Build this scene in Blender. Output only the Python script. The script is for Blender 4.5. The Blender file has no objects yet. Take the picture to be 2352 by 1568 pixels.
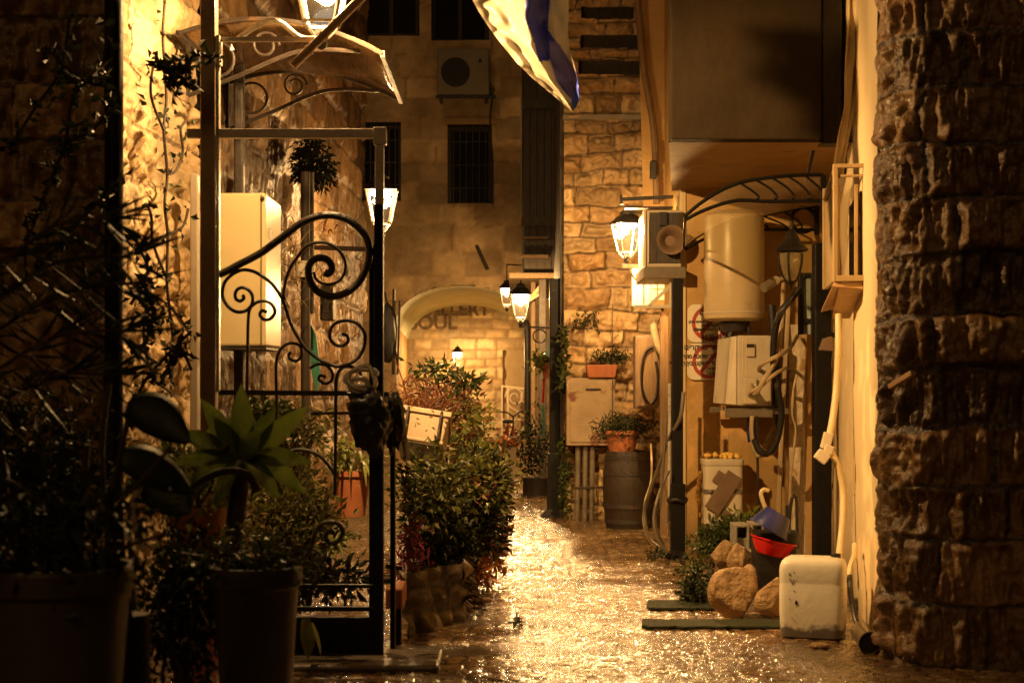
import bpy, math, random
import numpy as np
from mathutils import Vector, Matrix, Euler

random.seed(7)
SC = bpy.context.scene
COL = SC.collection
F = 3600.0
CAM_H = 1.2

# ------------------------------------------------------------------ helpers
def PX(u, Y): return (u - 1176.0) * Y / F
def PZ(v, Y): return CAM_H + (880.0 - v) * Y / F
def P(u, v, Y): return (PX(u, Y), Y, PZ(v, Y))
def GY(v): return CAM_H * F / (v - 880.0)

class MB:
    """collects vertices and faces of ONE mesh"""
    def __init__(self):
        self.v = []; self.f = []
    def add(self, vs, fs):
        o = len(self.v)
        self.v.extend([tuple(float(c) for c in q) for q in vs])
        self.f.extend([tuple(i + o for i in q) for q in fs])
        return self
    def box(self, a, b):
        x0, y0, z0 = a; x1, y1, z1 = b
        return self.add([(x0,y0,z0),(x1,y0,z0),(x1,y1,z0),(x0,y1,z0),(x0,y0,z1),(x1,y0,z1),(x1,y1,z1),(x0,y1,z1)],
                        [(0,3,2,1),(4,5,6,7),(0,1,5,4),(1,2,6,5),(2,3,7,6),(3,0,4,7)])
    def obox(self, c, s, rot=(0,0,0)):
        R = Euler(rot).to_matrix(); c = Vector(c)
        vs = []
        for dz in (-1, 1):
            for dx, dy in ((-1,-1),(1,-1),(1,1),(-1,1)):
                vs.append(c + R @ Vector((dx*s[0]/2, dy*s[1]/2, dz*s[2]/2)))
        return self.add(vs, [(0,3,2,1),(4,5,6,7),(0,1,5,4),(1,2,6,5),(2,3,7,6),(3,0,4,7)])
    def bar(self, a, b, w, h=None, up=(0,0,1)):
        h = h or w
        a = Vector(a); b = Vector(b); d = (b - a).normalized(); upv = Vector(up)
        if abs(d.dot(upv)) > .98: upv = Vector((0,1,0))
        s = d.cross(upv).normalized(); t = s.cross(d).normalized()
        vs = []
        for p in (a, b):
            for i, j in ((-1,-1),(1,-1),(1,1),(-1,1)):
                vs.append(p + s*(i*w/2) + t*(j*h/2))
        return self.add(vs, [(0,1,2,3),(7,6,5,4),(0,4,5,1),(1,5,6,2),(2,6,7,3),(3,7,4,0)])
    def tube(self, pts, r, n=8, cap=True):
        pts = [Vector(p) for p in pts]; m = len(pts)
        rr = list(r) if isinstance(r, (list, tuple)) else [r]*m
        vs = []; prev = None
        for i, p in enumerate(pts):
            if i == 0: d = pts[1] - p
            elif i == m-1: d = p - pts[-2]
            else: d = pts[i+1] - pts[i-1]
            if d.length < 1e-9: d = Vector((0,0,1))
            d.normalize()
            if prev is None:
                s = d.cross(Vector((0,0,1)))
                if s.length < .1: s = d.cross(Vector((0,1,0)))
            else:
                s = prev - d*prev.dot(d)
                if s.length < 1e-4: s = d.cross(Vector((.3,.5,.8)))
            s.normalize(); prev = s; t = d.cross(s)
            for k in range(n):
                a = 2*math.pi*k/n
                vs.append(p + (s*math.cos(a) + t*math.sin(a))*rr[i])
        fs = []
        for i in range(m-1):
            for k in range(n):
                k2 = (k+1) % n
                fs.append((i*n+k, i*n+k2, (i+1)*n+k2, (i+1)*n+k))
        if cap:
            fs.append(tuple(range(n-1,-1,-1))); fs.append(tuple((m-1)*n+k for k in range(n)))
        return self.add(vs, fs)
    def lathe(self, prof, c=(0,0,0), n=24, M=None, squash=1.0, sq=0.0):
        vs = []; m = len(prof); c = Vector(c)
        for r, z in prof:
            for k in range(n):
                a = 2*math.pi*k/n
                ca, sa = math.cos(a), math.sin(a)
                if sq:   # squarish section
                    e = 1.0 - sq
                    ca = math.copysign(abs(ca)**e, ca); sa = math.copysign(abs(sa)**e, sa)
                q = Vector((r*ca, r*sa*squash, z))
                if M is not None: q = M @ q
                vs.append(c + q)
        fs = []
        for i in range(m-1):
            for k in range(n):
                k2 = (k+1) % n
                fs.append((i*n+k, i*n+k2, (i+1)*n+k2, (i+1)*n+k))
        if prof[0][0] > 1e-5: fs.append(tuple(range(n-1,-1,-1)))
        if prof[-1][0] > 1e-5: fs.append(tuple((m-1)*n+k for k in range(n)))
        return self.add(vs, fs)
    def prism(self, poly, off):
        off = Vector(off); n = len(poly)
        a = [Vector(p) for p in poly]; b = [p + off for p in a]
        fs = [tuple(range(n-1,-1,-1)), tuple(range(n, 2*n))]
        for i in range(n):
            j = (i+1) % n
            fs.append((i, j, n+j, n+i))
        return self.add(a + b, fs)
    def ell(self, c, r, n=16, m=10, M=None):
        prof = []
        for i in range(m+1):
            a = -math.pi/2 + math.pi*i/m
            prof.append((math.cos(a), math.sin(a)))
        vs = []; fs = []; c = Vector(c)
        for pr, pz in prof:
            for k in range(n):
                a = 2*math.pi*k/n
                q = Vector((r[0]*pr*math.cos(a), r[1]*pr*math.sin(a), r[2]*pz))
                if M is not None: q = M @ q
                vs.append(c + q)
        for i in range(m):
            for k in range(n):
                k2 = (k+1) % n
                fs.append((i*n+k, i*n+k2, (i+1)*n+k2, (i+1)*n+k))
        return self.add(vs, fs)
    def sheet(self, rows):
        h = len(rows); w = len(rows[0])
        vs = [p for r in rows for p in r]; fs = []
        for i in range(h-1):
            for j in range(w-1):
                fs.append((i*w+j, i*w+j+1, (i+1)*w+j+1, (i+1)*w+j))
        return self.add(vs, fs)
    def leaves(self, c, d, L, W, rng, fold=.25):
        """numpy batch of folded pointed leaves"""
        n = len(c)
        d = d/np.maximum(np.linalg.norm(d, axis=1, keepdims=True), 1e-6)
        r = rng.normal(size=(n,3)); s = np.cross(d, r); s /= np.maximum(np.linalg.norm(s, axis=1, keepdims=True), 1e-6)
        t = np.cross(s, d)
        L = np.broadcast_to(np.asarray(L, float), (n,))[:,None]*(.7+.6*rng.random((n,1)))
        W = L*W
        b = c; tip = c + d*L - t*L*.12
        m = c + d*L*.45
        l = m + s*W*.5 + t*W*fold; rt = m - s*W*.5 + t*W*fold
        o = len(self.v)
        allv = np.stack([b, l, tip, rt], axis=1).reshape(-1, 3)
        self.v.extend(map(tuple, allv.tolist()))
        for i in range(n):
            k = o + 4*i
            self.f.append((k, k+1, k+2)); self.f.append((k, k+2, k+3))
        return self
    def strap(self, base, d, L, w, droop, n=6, rng=None, up=(0,0,1), cup=.15, side=None):
        """long arching strap leaf"""
        base = Vector(base); d = Vector(d).normalized()
        s = d.cross(Vector((0,0,1)))
        if s.length < .05: s = Vector((1,0,0))
        if side is not None: s = d.cross(Vector(side))
        s.normalize()
        rows = []
        p = base.copy(); dd = d.copy()
        for i in range(n+1):
            t = i/n
            ww = w*(0.55 + 1.3*t if t < .35 else 1.0)*(1 if t < .5 else (1-((t-.5)/.5)**1.6))*.5 + .0006
            nrm = s.cross(dd)
            rows.append([p - s*ww + nrm*ww*cup*2, p, p + s*ww + nrm*ww*cup*2])
            p = p + dd*(L/n)
            dd = (dd + Vector((0,0,-1))*droop/n).normalized()
        return self.sheet(rows)

WLOC = {}
def link(o, parent=None):
    COL.objects.link(o)
    if parent is not None: o.parent = parent
    return o
def mesh_of(name, mb, off):
    me = bpy.data.meshes.new(name)
    ox, oy, oz = off
    me.from_pydata([(x-ox, y-oy, z-oz) for x, y, z in mb.v], [], mb.f)
    me.update()
    return me
def smooth_me(me, angle=None):
    me.polygons.foreach_set('use_smooth', [True]*len(me.polygons))
    if angle:
        me.set_sharp_from_angle(angle=math.radians(angle))
def part(parent, name, mb, mat, smooth=None, bevel=0, label=None, solid=0, stuff=False):
    """one mesh under a thing (or under a part)"""
    base = WLOC[parent]
    me = mesh_of(name, mb, base)
    me.materials.append(mat)
    if smooth: smooth_me(me, smooth)
    o = link(bpy.data.objects.new(name, me), parent)
    WLOC[o] = base
    if label: o['label'] = label
    if stuff: o['kind'] = 'stuff'
    mods(o, bevel, solid)
    return o
def mods(o, bevel, solid):
    if solid:
        m = o.modifiers.new('Solidify', 'SOLIDIFY'); m.thickness = solid; m.offset = 0
    if bevel:
        m = o.modifiers.new('Bevel', 'BEVEL'); m.width = bevel; m.segments = 2; m.limit_method = 'ANGLE'; m.angle_limit = math.radians(40)
def thing(name, label, cat, loc=(0,0,0), group=None):
    o = bpy.data.objects.new(name, None); o.location = loc; o.empty_display_size = .1
    link(o); WLOC[o] = tuple(loc)
    o['label'] = label; o['category'] = cat
    if group: o['group'] = group
    return o
def single(name, label, cat, mb, mat, loc, group=None, smooth=None, bevel=0, solid=0, kind=None):
    me = mesh_of(name, mb, loc); me.materials.append(mat)
    if smooth: smooth_me(me, smooth)
    o = bpy.data.objects.new(name, me); o.location = loc; link(o); WLOC[o] = tuple(loc)
    if kind: o['kind'] = kind
    o['label'] = label; o['category'] = cat
    if group: o['group'] = group
    mods(o, bevel, solid)
    return o
def spline(pts, n=6):
    """Catmull-Rom through 3D points"""
    pts = [Vector(p) for p in pts]; out = []
    for i in range(len(pts)-1):
        p0 = pts[max(i-1,0)]; p1 = pts[i]; p2 = pts[i+1]; p3 = pts[min(i+2, len(pts)-1)]
        for k in range(n):
            t = k/n
            out.append(.5*((2*p1) + (p2-p0)*t + (2*p0-5*p1+4*p2-p3)*t*t + (3*p1-p0-3*p2+p3)*t**3))
    out.append(pts[-1]); return out

# ------------------------------------------------------------------ numpy noise
def _h(ix, iy, seed):
    a = (ix.astype(np.int64)*374761393 + iy.astype(np.int64)*668265263 + seed*1274126177) & 0xFFFFFFFF
    a = ((a ^ (a >> 13))*1274126177) & 0xFFFFFFFF
    a = (a ^ (a >> 16)) & 0xFFFFFFFF
    return a/4294967295.0
def vn(x, y, seed=0):
    ix = np.floor(x); iy = np.floor(y); fx = x-ix; fy = y-iy
    fx = fx*fx*(3-2*fx); fy = fy*fy*(3-2*fy)
    a = _h(ix,iy,seed); b = _h(ix+1,iy,seed); c = _h(ix,iy+1,seed); d = _h(ix+1,iy+1,seed)
    return (a*(1-fx)+b*fx)*(1-fy) + (c*(1-fx)+d*fx)*fy
def fbm(x, y, seed=0, o=4):
    r = 0; am = .5; tot = 0
    for i in range(o):
        r = r + am*vn(x, y, seed+i*17); tot += am
        x = x*2.03; y = y*2.03; am *= .5
    return r/tot
def cell(x, y, seed=0):
    """F1, F2, id of jittered cells"""
    ix = np.floor(x); iy = np.floor(y)
    f1 = np.full(x.shape, 9.); f2 = np.full(x.shape, 9.); cid = np.zeros(x.shape)
    for dx in (-1,0,1):
        for dy in (-1,0,1):
            cx = ix+dx; cy = iy+dy
            px = cx + .15+.7*_h(cx,cy,seed); py = cy + .15+.7*_h(cx,cy,seed+5)
            d = np.hypot(px-x, py-y)
            nid = _h(cx,cy,seed+9)
            m = d < f1
            f2 = np.where(m, f1, np.minimum(f2, d)); cid = np.where(m, nid, cid); f1 = np.where(m, d, f1)
    return f1, f2, cid
def sstep(a, b, x):
    t = np.clip((x-a)/(b-a), 0, 1); return t*t*(3-2*t)

def grid_mesh(name, V, colr, keep=None, extra=None, off=(0,0,0), smooth=True):
    """V (h,w,3) grid -> mesh with point colours 'Col'"""
    h, w, _ = V.shape
    idx = np.arange(h*w).reshape(h, w)
    q = np.stack([idx[:-1,:-1], idx[:-1,1:], idx[1:,1:], idx[1:,:-1]], axis=-1).reshape(-1, 4)
    if keep is not None:
        q = q[keep[:-1,:-1].reshape(-1)]
    vs = V.reshape(-1, 3) - np.array(off)
    nv = len(vs); ev = []; ef = []
    if extra is not None:
        ev = np.array(extra.v) - np.array(off); ef = [tuple(i+nv for i in f) for f in extra.f]
        vs = np.vstack([vs, ev])
    me = bpy.data.meshes.new(name)
    loops = q.reshape(-1).tolist(); starts = list(range(0, len(loops), 4)); tot = [4]*len(starts)
    for f in ef:
        starts.append(len(loops)); tot.append(len(f)); loops.extend(f)
    me.vertices.add(len(vs)); me.vertices.foreach_set('co', vs.astype(np.float32).ravel())
    me.loops.add(len(loops)); me.loops.foreach_set('vertex_index', np.array(loops, dtype=np.int32))
    me.polygons.add(len(starts)); me.polygons.foreach_set('loop_start', np.array(starts, dtype=np.int32))
    me.polygons.foreach_set('loop_total', np.array(tot, dtype=np.int32))
    me.update(calc_edges=True)
    sm = [smooth]*len(q) + [False]*len(ef)
    me.polygons.foreach_set('use_smooth', sm)
    a = me.color_attributes.new('Col', 'FLOAT_COLOR', 'POINT')
    c = np.ones((len(vs), 4), np.float32); c[:nv,:3] = colr.reshape(-1, 3)
    if len(ev): c[nv:,:3] = colr.reshape(-1,3).mean(0)
    a.data.foreach_set('color', c.ravel())
    me.validate()
    return me

def stone_mesh(name, p0, p1, z0, z1, course=(.18,.26), sw=(.25,.55), relief=.03, rough=.02, res=.02, mortar=.014,
               pal=((.42,.33,.22),(.34,.26,.17),(.46,.38,.27)), mcol=(.12,.09,.06), seed=1, fx=9, fz=9, hole=None,
               offs=.02, wob=.012, thick=.25, off=(0,0,0), back=True, round_=.05, courses=None, hem=0, path=None):
    rng = random.Random(seed)
    p0 = np.array(p0, float); p1 = np.array(p1, float); L = np.linalg.norm(p1-p0); d = (p1-p0)/L
    n = np.array((d[1], -d[0]))
    if path:
        pp = np.array([tuple(q)[:2] for q in spline([(a_, b_, 0) for a_, b_ in path], 24)]); al = np.concatenate([[0], np.cumsum(np.linalg.norm(np.diff(pp, axis=0), axis=1))]); L = al[-1]
    ns = max(2, int(L/res)+1); nt = max(2, int((z1-z0)/res)+1)
    s = np.linspace(0, L, ns)[None,:].repeat(nt,0); t = np.linspace(z0, z1, nt)[:,None].repeat(ns,1)
    zs = list(courses) if courses else [z0-rng.uniform(0,.1)]
    if not courses:
        while zs[-1] < z1+.1: zs.append(zs[-1]+rng.uniform(*course))
    zs = np.array(zs)
    ws = s + wob*2*(fbm(s*3+5, t*3, seed+3)-.5)*2; wt = t + wob*2*(fbm(s*2.3, t*2.3+9, seed+4)-.5)*2
    ci = np.clip(np.searchsorted(zs, wt)-1, 0, len(zs)-2)
    eb = wt - zs[ci]; et = zs[ci+1]-wt
    el = np.zeros_like(s); er = np.zeros_like(s); sid = np.zeros(s.shape); ctr = np.zeros_like(s); wid = np.ones_like(s)
    for k in range(len(zs)-1):
        js = [-rng.uniform(0,.3)]
        while js[-1] < L+.3: js.append(js[-1]+rng.uniform(*sw))
        js = np.array(js); m = ci == k
        if not m.any(): continue
        x = ws[m]; j = np.clip(np.searchsorted(js, x)-1, 0, len(js)-2)
        el[m] = x-js[j]; er[m] = js[j+1]-x; sid[m] = j + k*97.; ctr[m] = (js[j]+js[j+1])/2; wid[m] = js[j+1]-js[j]
    e = np.minimum(np.minimum(el, er), np.minimum(eb, et))
    e = e + (fbm(s*22, t*22, seed+8)-.5)*.02
    h1 = _h(sid, sid*0, seed+1); h2 = _h(sid, sid*0+3, seed+2); h3 = _h(sid, sid*0+7, seed+2)
    face = sstep(mortar*.4, mortar*.4+round_, e)
    dd = relief*face + (h1-.5)*offs*sstep(0, mortar*1.5, e) + (h2-.5)*.12*(s-ctr)*face
    # broken rock face: ridged noise
    r1 = fbm(s*fx+h3*40, t*fz, seed+11, 5)
    r2 = np.abs(fbm(s*fx*1.7+h1*30, t*fz*1.4, seed+21, 4)-.5)*2
    dd = dd + rough*((r1-.5)*2 - r2*.7)*face + rough*.3*(fbm(s*40, t*40, seed+31, 2)-.5)
    if hem: k_ = sstep(hem*.55, hem, s); dd = dd*k_ + (1-k_)*(relief*.6+rough*.35*(fbm(s*0+3, t*16, seed+77, 4)-.5)*2)
    V = np.zeros((nt, ns, 3))
    if path:
        bx = np.interp(s, al, pp[:,0]); by = np.interp(s, al, pp[:,1]); tx = np.gradient(bx, axis=1); ty = np.gradient(by, axis=1); tl = np.hypot(tx, ty)
        V[...,0] = bx + ty/tl*dd; V[...,1] = by - tx/tl*dd; V[...,2] = t
    else:
        V[...,0] = p0[0]+d[0]*s+n[0]*dd; V[...,1] = p0[1]+d[1]*s+n[1]*dd; V[...,2] = t
    pal = np.array(pal); pi = (h2*len(pal)).astype(int).clip(0, len(pal)-1)
    c = pal[pi]*(.72+.56*h1)[...,None]
    stain = fbm(s*2.1, t*1.3, seed+41, 4)[...,None]
    c = c*(.6+.75*stain)*(.75+.5*fbm(s*14, t*14, seed+51, 3))[...,None]
    mm = sstep(mortar*.3, mortar*1.3, e)[...,None]
    c = c*mm + np.array(mcol)*(1-mm)
    keep = None
    if hole is not None: keep = ~hole(s+res/2, t+res/2)
    ex = None
    if back:
        ex = MB(); q0 = p0 - n*.06; q1 = p1 - n*.06; b0 = q0 - n*thick; b1 = q1 - n*thick
        ex.add([(q0[0],q0[1],z0),(q1[0],q1[1],z0),(b1[0],b1[1],z0),(b0[0],b0[1],z0),(q0[0],q0[1],z1),(q1[0],q1[1],z1),(b1[0],b1[1],z1),(b0[0],b0[1],z1)],
               [(0,3,2,1),(4,5,6,7),(0,1,5,4),(1,2,6,5),(2,3,7,6),(3,0,4,7)])
    return grid_mesh(name, V, c, keep, ex, off)

def mesh_thing(name, label, cat, me, mat, loc, kind=None, group=None):
    me.materials.append(mat)
    o = bpy.data.objects.new(name, me); o.location = loc; link(o); WLOC[o] = tuple(loc)
    if kind: o['kind'] = kind
    o['label'] = label; o['category'] = cat
    if group: o['group'] = group
    return o
def mesh_part(parent, name, me, mat, label=None):
    me.materials.append(mat); o = link(bpy.data.objects.new(name, me), parent); WLOC[o] = WLOC[parent]
    if label: o['label'] = label
    return o

# ------------------------------------------------------------------ materials
def newmat(name):
    m = bpy.data.materials.new(name); m.use_nodes = True
    nt = m.node_tree; nt.nodes.clear()
    out = nt.nodes.new('ShaderNodeOutputMaterial'); return m, nt, out
def N(nt, t, **kw):
    n = nt.nodes.new(t)
    for k, v in kw.items():
        if k in n.inputs: n.inputs[k].default_value = v
        else: setattr(n, k, v)
    return n
def noise_node(nt, co, scale, detail=5, rough=.6, stretch=(1,1,1)):
    mp = N(nt, 'ShaderNodeMapping'); mp.inputs['Scale'].default_value = stretch
    nt.links.new(co, mp.inputs['Vector'])
    n = N(nt, 'ShaderNodeTexNoise'); n.inputs['Scale'].default_value = scale; n.inputs['Detail'].default_value = detail; n.inputs['Roughness'].default_value = rough
    nt.links.new(mp.outputs[0], n.inputs['Vector']); return n
def pm(name, c1, c2=None, scale=6, rough=.6, rvar=.15, bump=.3, bscale=40, metal=0, spec=.5, transl=0, c3=None, s3=2.5, t3=(.55,.65),
       stretch=(1,1,1), alpha=1, attr=False, coat=0, bdist=.01, bdetail=5):
    """procedural principled material: two-tone noise, optional third stain colour, bump, roughness variation"""
    c2 = c2 or tuple(x*.65 for x in c1)
    m, nt, out = newmat(name); L = nt.links.new
    tc = N(nt, 'ShaderNodeTexCoord'); co = tc.outputs['Object']
    b = N(nt, 'ShaderNodeBsdfPrincipled')
    n1 = noise_node(nt, co, scale, stretch=stretch)
    rp = N(nt, 'ShaderNodeValToRGB'); rp.color_ramp.elements[0].position = .32; rp.color_ramp.elements[1].position = .68
    rp.color_ramp.elements[0].color = (*c2, 1); rp.color_ramp.elements[1].color = (*c1, 1)
    L(n1.outputs['Fac'], rp.inputs[0]); col = rp.outputs[0]
    if attr:
        at = N(nt, 'ShaderNodeAttribute'); at.attribute_name = 'Col'
        mx = N(nt, 'ShaderNodeMix'); mx.data_type = 'RGBA'; mx.blend_type = 'MULTIPLY'; mx.inputs[0].default_value = 1
        L(at.outputs['Color'], mx.inputs[6]); L(col, mx.inputs[7]); col = mx.outputs[2]
    if c3:
        n3 = noise_node(nt, co, s3, 6, .65)
        r3 = N(nt, 'ShaderNodeMapRange'); r3.inputs[1].default_value = t3[0]; r3.inputs[2].default_value = t3[1]
        L(n3.outputs['Fac'], r3.inputs[0])
        mx = N(nt, 'ShaderNodeMix'); mx.data_type = 'RGBA'; L(r3.outputs[0], mx.inputs[0]); L(col, mx.inputs[6]); mx.inputs[7].default_value = (*c3, 1)
        col = mx.outputs[2]
    L(col, b.inputs['Base Color'])
    b.inputs['Metallic'].default_value = metal; b.inputs['Specular IOR Level'].default_value = spec
    if coat: b.inputs['Coat Weight'].default_value = coat; b.inputs['Coat Roughness'].default_value = .12
    nr = noise_node(nt, co, scale*2.2)
    mr = N(nt, 'ShaderNodeMapRange'); mr.inputs[1].default_value = .3; mr.inputs[2].default_value = .7
    mr.inputs[3].default_value = max(.03, rough-rvar); mr.inputs[4].default_value = min(1, rough+rvar)
    L(nr.outputs['Fac'], mr.inputs[0]); L(mr.outputs[0], b.inputs['Roughness'])
    if bump:
        nb = noise_node(nt, co, bscale, bdetail, .6, stretch)
        bp = N(nt, 'ShaderNodeBump'); bp.inputs['Strength'].default_value = bump; bp.inputs['Distance'].default_value = bdist
        L(nb.outputs['Fac'], bp.inputs['Height']); L(bp.outputs[0], b.inputs['Normal'])
    sh = b.outputs[0]
    if transl:
        t = N(nt, 'ShaderNodeBsdfTranslucent'); L(col, t.inputs['Color'])
        ms = N(nt, 'ShaderNodeMixShader'); ms.inputs[0].default_value = transl; L(sh, ms.inputs[1]); L(t.outputs[0], ms.inputs[2]); sh = ms.outputs[0]
    if alpha < 1:
        t = N(nt, 'ShaderNodeBsdfTransparent'); t.inputs['Color'].default_value = (*[min(1, .45+x) for x in c1], 1)
        ms = N(nt, 'ShaderNodeMixShader'); ms.inputs[0].default_value = alpha; L(t.outputs[0], ms.inputs[1]); L(sh, ms.inputs[2]); sh = ms.outputs[0]
    L(sh, out.inputs['Surface']); return m
def emat(name, c, s):
    m, nt, out = newmat(name); e = N(nt, 'ShaderNodeEmission'); e.inputs['Color'].default_value = (*c, 1); e.inputs['Strength'].default_value = s
    nt.links.new(e.outputs[0], out.inputs['Surface'])
    m.cycles.emission_sampling = 'NONE'
    return m
def glassmat(name, tint=(1,1,1), gloss=.08, rough=.03, dust=0):
    m, nt, out = newmat(name)
    t = N(nt, 'ShaderNodeBsdfTransparent'); t.inputs['Color'].default_value = (*tint, 1)
    g = N(nt, 'ShaderNodeBsdfGlossy'); g.inputs['Roughness'].default_value = rough
    f = N(nt, 'ShaderNodeFresnel'); f.inputs['IOR'].default_value = 1.45
    a = N(nt, 'ShaderNodeMath'); a.operation = 'ADD'; a.inputs[1].default_value = gloss; a.use_clamp = True
    nt.links.new(f.outputs[0], a.inputs[0])
    ms = N(nt, 'ShaderNodeMixShader'); nt.links.new(a.outputs[0], ms.inputs[0]); nt.links.new(t.outputs[0], ms.inputs[1]); nt.links.new(g.outputs[0], ms.inputs[2])
    sh = ms.outputs[0]
    if dust:
        d = N(nt, 'ShaderNodeBsdfTranslucent'); d.inputs['Color'].default_value = (1, .95, .85, 1)
        m2 = N(nt, 'ShaderNodeMixShader'); m2.inputs[0].default_value = dust; nt.links.new(sh, m2.inputs[1]); nt.links.new(d.outputs[0], m2.inputs[2]); sh = m2.outputs[0]
    nt.links.new(sh, out.inputs['Surface']); return m

M = {}
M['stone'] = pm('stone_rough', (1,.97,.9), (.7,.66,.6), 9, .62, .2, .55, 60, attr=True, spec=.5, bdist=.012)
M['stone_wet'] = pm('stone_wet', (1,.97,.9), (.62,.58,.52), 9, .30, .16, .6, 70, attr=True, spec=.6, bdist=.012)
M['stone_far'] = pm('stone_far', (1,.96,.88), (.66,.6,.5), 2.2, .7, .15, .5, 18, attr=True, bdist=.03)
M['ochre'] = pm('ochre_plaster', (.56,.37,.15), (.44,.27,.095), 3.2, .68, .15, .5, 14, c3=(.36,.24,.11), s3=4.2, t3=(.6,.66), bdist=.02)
M['ochre_dk'] = pm('ochre_plaster_dark', (.42,.27,.11), (.28,.17,.07), 3, .7, .15, .5, 14, c3=(.2,.13,.06), s3=2.2, t3=(.55,.7), bdist=.02)  # deeper ochre tone with dark patches
M['cream'] = pm('cream_plaster', (.66,.53,.30), (.58,.45,.24), 1.4, .6, .1, .18, 20, c3=(.48,.36,.18), s3=1.1, t3=(.6,.8), bdist=.012, stretch=(1,1,.35))
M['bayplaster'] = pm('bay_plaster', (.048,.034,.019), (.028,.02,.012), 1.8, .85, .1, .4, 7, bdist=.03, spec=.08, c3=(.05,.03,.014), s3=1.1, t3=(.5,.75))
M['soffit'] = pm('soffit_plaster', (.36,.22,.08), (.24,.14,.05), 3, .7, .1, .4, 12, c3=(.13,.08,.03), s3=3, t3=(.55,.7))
M['peel'] = pm('peeling_whitewash', (.72,.62,.45), (.55,.45,.3), 7, .8, .1, .9, 14, c3=(.4,.25,.1), s3=7, t3=(.55,.62), stretch=(1.6,1.6,.5), bdist=.03)
M['greenplaster'] = pm('pale_green_plaster', (.62,.66,.48), (.5,.54,.38), 2, .7, .1, .2, 12, c3=(.4,.25,.1), s3=2.4, t3=(.6,.72))
M['black'] = pm('black_painted_iron', (.010,.009,.008), (.006,.005,.005), 20, .5, .12, .15, 60, spec=.18)
M['iron'] = pm('weathered_iron', (.04,.032,.028), (.024,.019,.016), 18, .45, .12, .4, 70, spec=.4, c3=(.09,.045,.02), s3=9, t3=(.58,.7))
M['greypost'] = pm('grey_painted_steel', (.62,.56,.48), (.46,.41,.34), 8, .3, .12, .3, 50, spec=.6, c3=(.1,.07,.05), s3=5, t3=(.62,.72))
M['postbrown'] = pm('brown_painted_steel', (.34,.24,.145), (.24,.165,.095), 8, .4, .1, .25, 40, spec=.4, c3=(.06,.04,.025), s3=4, t3=(.6,.75))
M['lampmetal'] = pm('lantern_metal', (.62,.58,.5), (.45,.42,.36), 14, .3, .1, .2, 50, metal=.2)
M['lampcap'] = pm('lantern_cap_metal', (.05,.045,.04), (.03,.027,.024), 14, .4, .1, .2, 50, metal=.3)
M['bulb'] = emat('lamp_glow', (1, .9, .68), 60)
M['doorblack'] = pm('black_door_paint', (.009,.008,.007), (.006,.005,.005), 6, .5, .1, .2, 20, spec=.2)
M['acdim'] = pm('dimmed_enamel', (.27,.23,.16), (.2,.17,.11), 4, .5, .1, .12, 25)  # enamel copy darkened to stand for the dim light high up
M['diffglow'] = emat('lamp_lens', (1, .8, .5), 5)
M['glass'] = glassmat('lantern_glass', (1,.98,.94), .02, dust=.0014)
M['darkglass'] = pm('dark_window_glass', (.012,.012,.014), (.008,.008,.01), 3, .12, .05, .05, 10, spec=.6)
M['paleglass'] = pm('pale_blind', (.5,.58,.56), (.32,.4,.42), 9, .4, .1, .4, 20, c3=(.16,.2,.2), s3=11, t3=(.6,.66))
M['poly'] = pm('smoked_polycarbonate', (.30,.21,.12), (.2,.13,.07), 5, .16, .08, .12, 9, spec=.6, transl=.3, alpha=.45, c3=(.1,.07,.04), s3=3, t3=(.6,.75))
M['poly2'] = pm('clear_brown_polycarbonate', (.8,.62,.38), (.6,.45,.26), 5, .2, .08, .12, 9, spec=.6, transl=.5, alpha=.38, c3=(.2,.14,.08), s3=3, t3=(.6,.75))
M['creamdk'] = pm('aged_cream_metal', (.4,.29,.15), (.3,.21,.1), 5, .5, .1, .2, 30)
M['cabinet'] = pm('cream_enamel', (.62,.52,.30), (.57,.47,.26), 2, .34, .06, .05, 30, spec=.45)
M['white'] = pm('white_enamel', (.66,.6,.48), (.55,.49,.37), 4, .36, .1, .12, 25, c3=(.42,.35,.23), s3=5, t3=(.62,.75))
M['acwhite'] = pm('old_white_enamel', (.56,.5,.38), (.46,.4,.29), 4, .4, .1, .12, 25, c3=(.3,.23,.13), s3=6, t3=(.6,.75))
M['tank'] = pm('tank_enamel', (.56,.45,.28), (.48,.38,.22), 2.2, .33, .08, .12, 12, c3=(.36,.27,.14), s3=2.6, t3=(.6,.75))
M['jerry'] = pm('jerrycan_plastic', (.82,.8,.7), (.72,.69,.58), 4, .38, .1, .25, 22, c3=(.36,.27,.14), s3=5.5, t3=(.62,.72), spec=.45)
def jerry():
    m = M['jerry']; nt = m.node_tree; L = nt.links.new
    b = [n for n in nt.nodes if n.type == 'BSDF_PRINCIPLED'][0]; src = b.inputs['Base Color'].links[0].from_socket
    tc = N(nt,'ShaderNodeTexCoord'); sx = N(nt,'ShaderNodeSeparateXYZ'); L(tc.outputs['Object'], sx.inputs[0])
    n = noise_node(nt, tc.outputs['Object'], 12, 4); a = N(nt,'ShaderNodeMath'); a.operation='MULTIPLY_ADD'; a.inputs[1].default_value=.14; L(n.outputs['Fac'], a.inputs[0]); a.inputs[2].default_value=-.0
    d = N(nt,'ShaderNodeMath'); d.operation='SUBTRACT'; L(a.outputs[0], d.inputs[0]); L(sx.outputs[2], d.inputs[1])
    r = N(nt,'ShaderNodeMapRange'); r.inputs[1].default_value=-.008; r.inputs[2].default_value=.02; r.inputs[4].default_value=.9; L(d.outputs[0], r.inputs[0])
    mx = N(nt,'ShaderNodeMix'); mx.data_type='RGBA'; L(r.outputs[0], mx.inputs[0]); L(src, mx.inputs[6]); mx.inputs[7].default_value=(.07,.06,.065,1); L(mx.outputs[2], b.inputs['Base Color'])
jerry()
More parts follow.
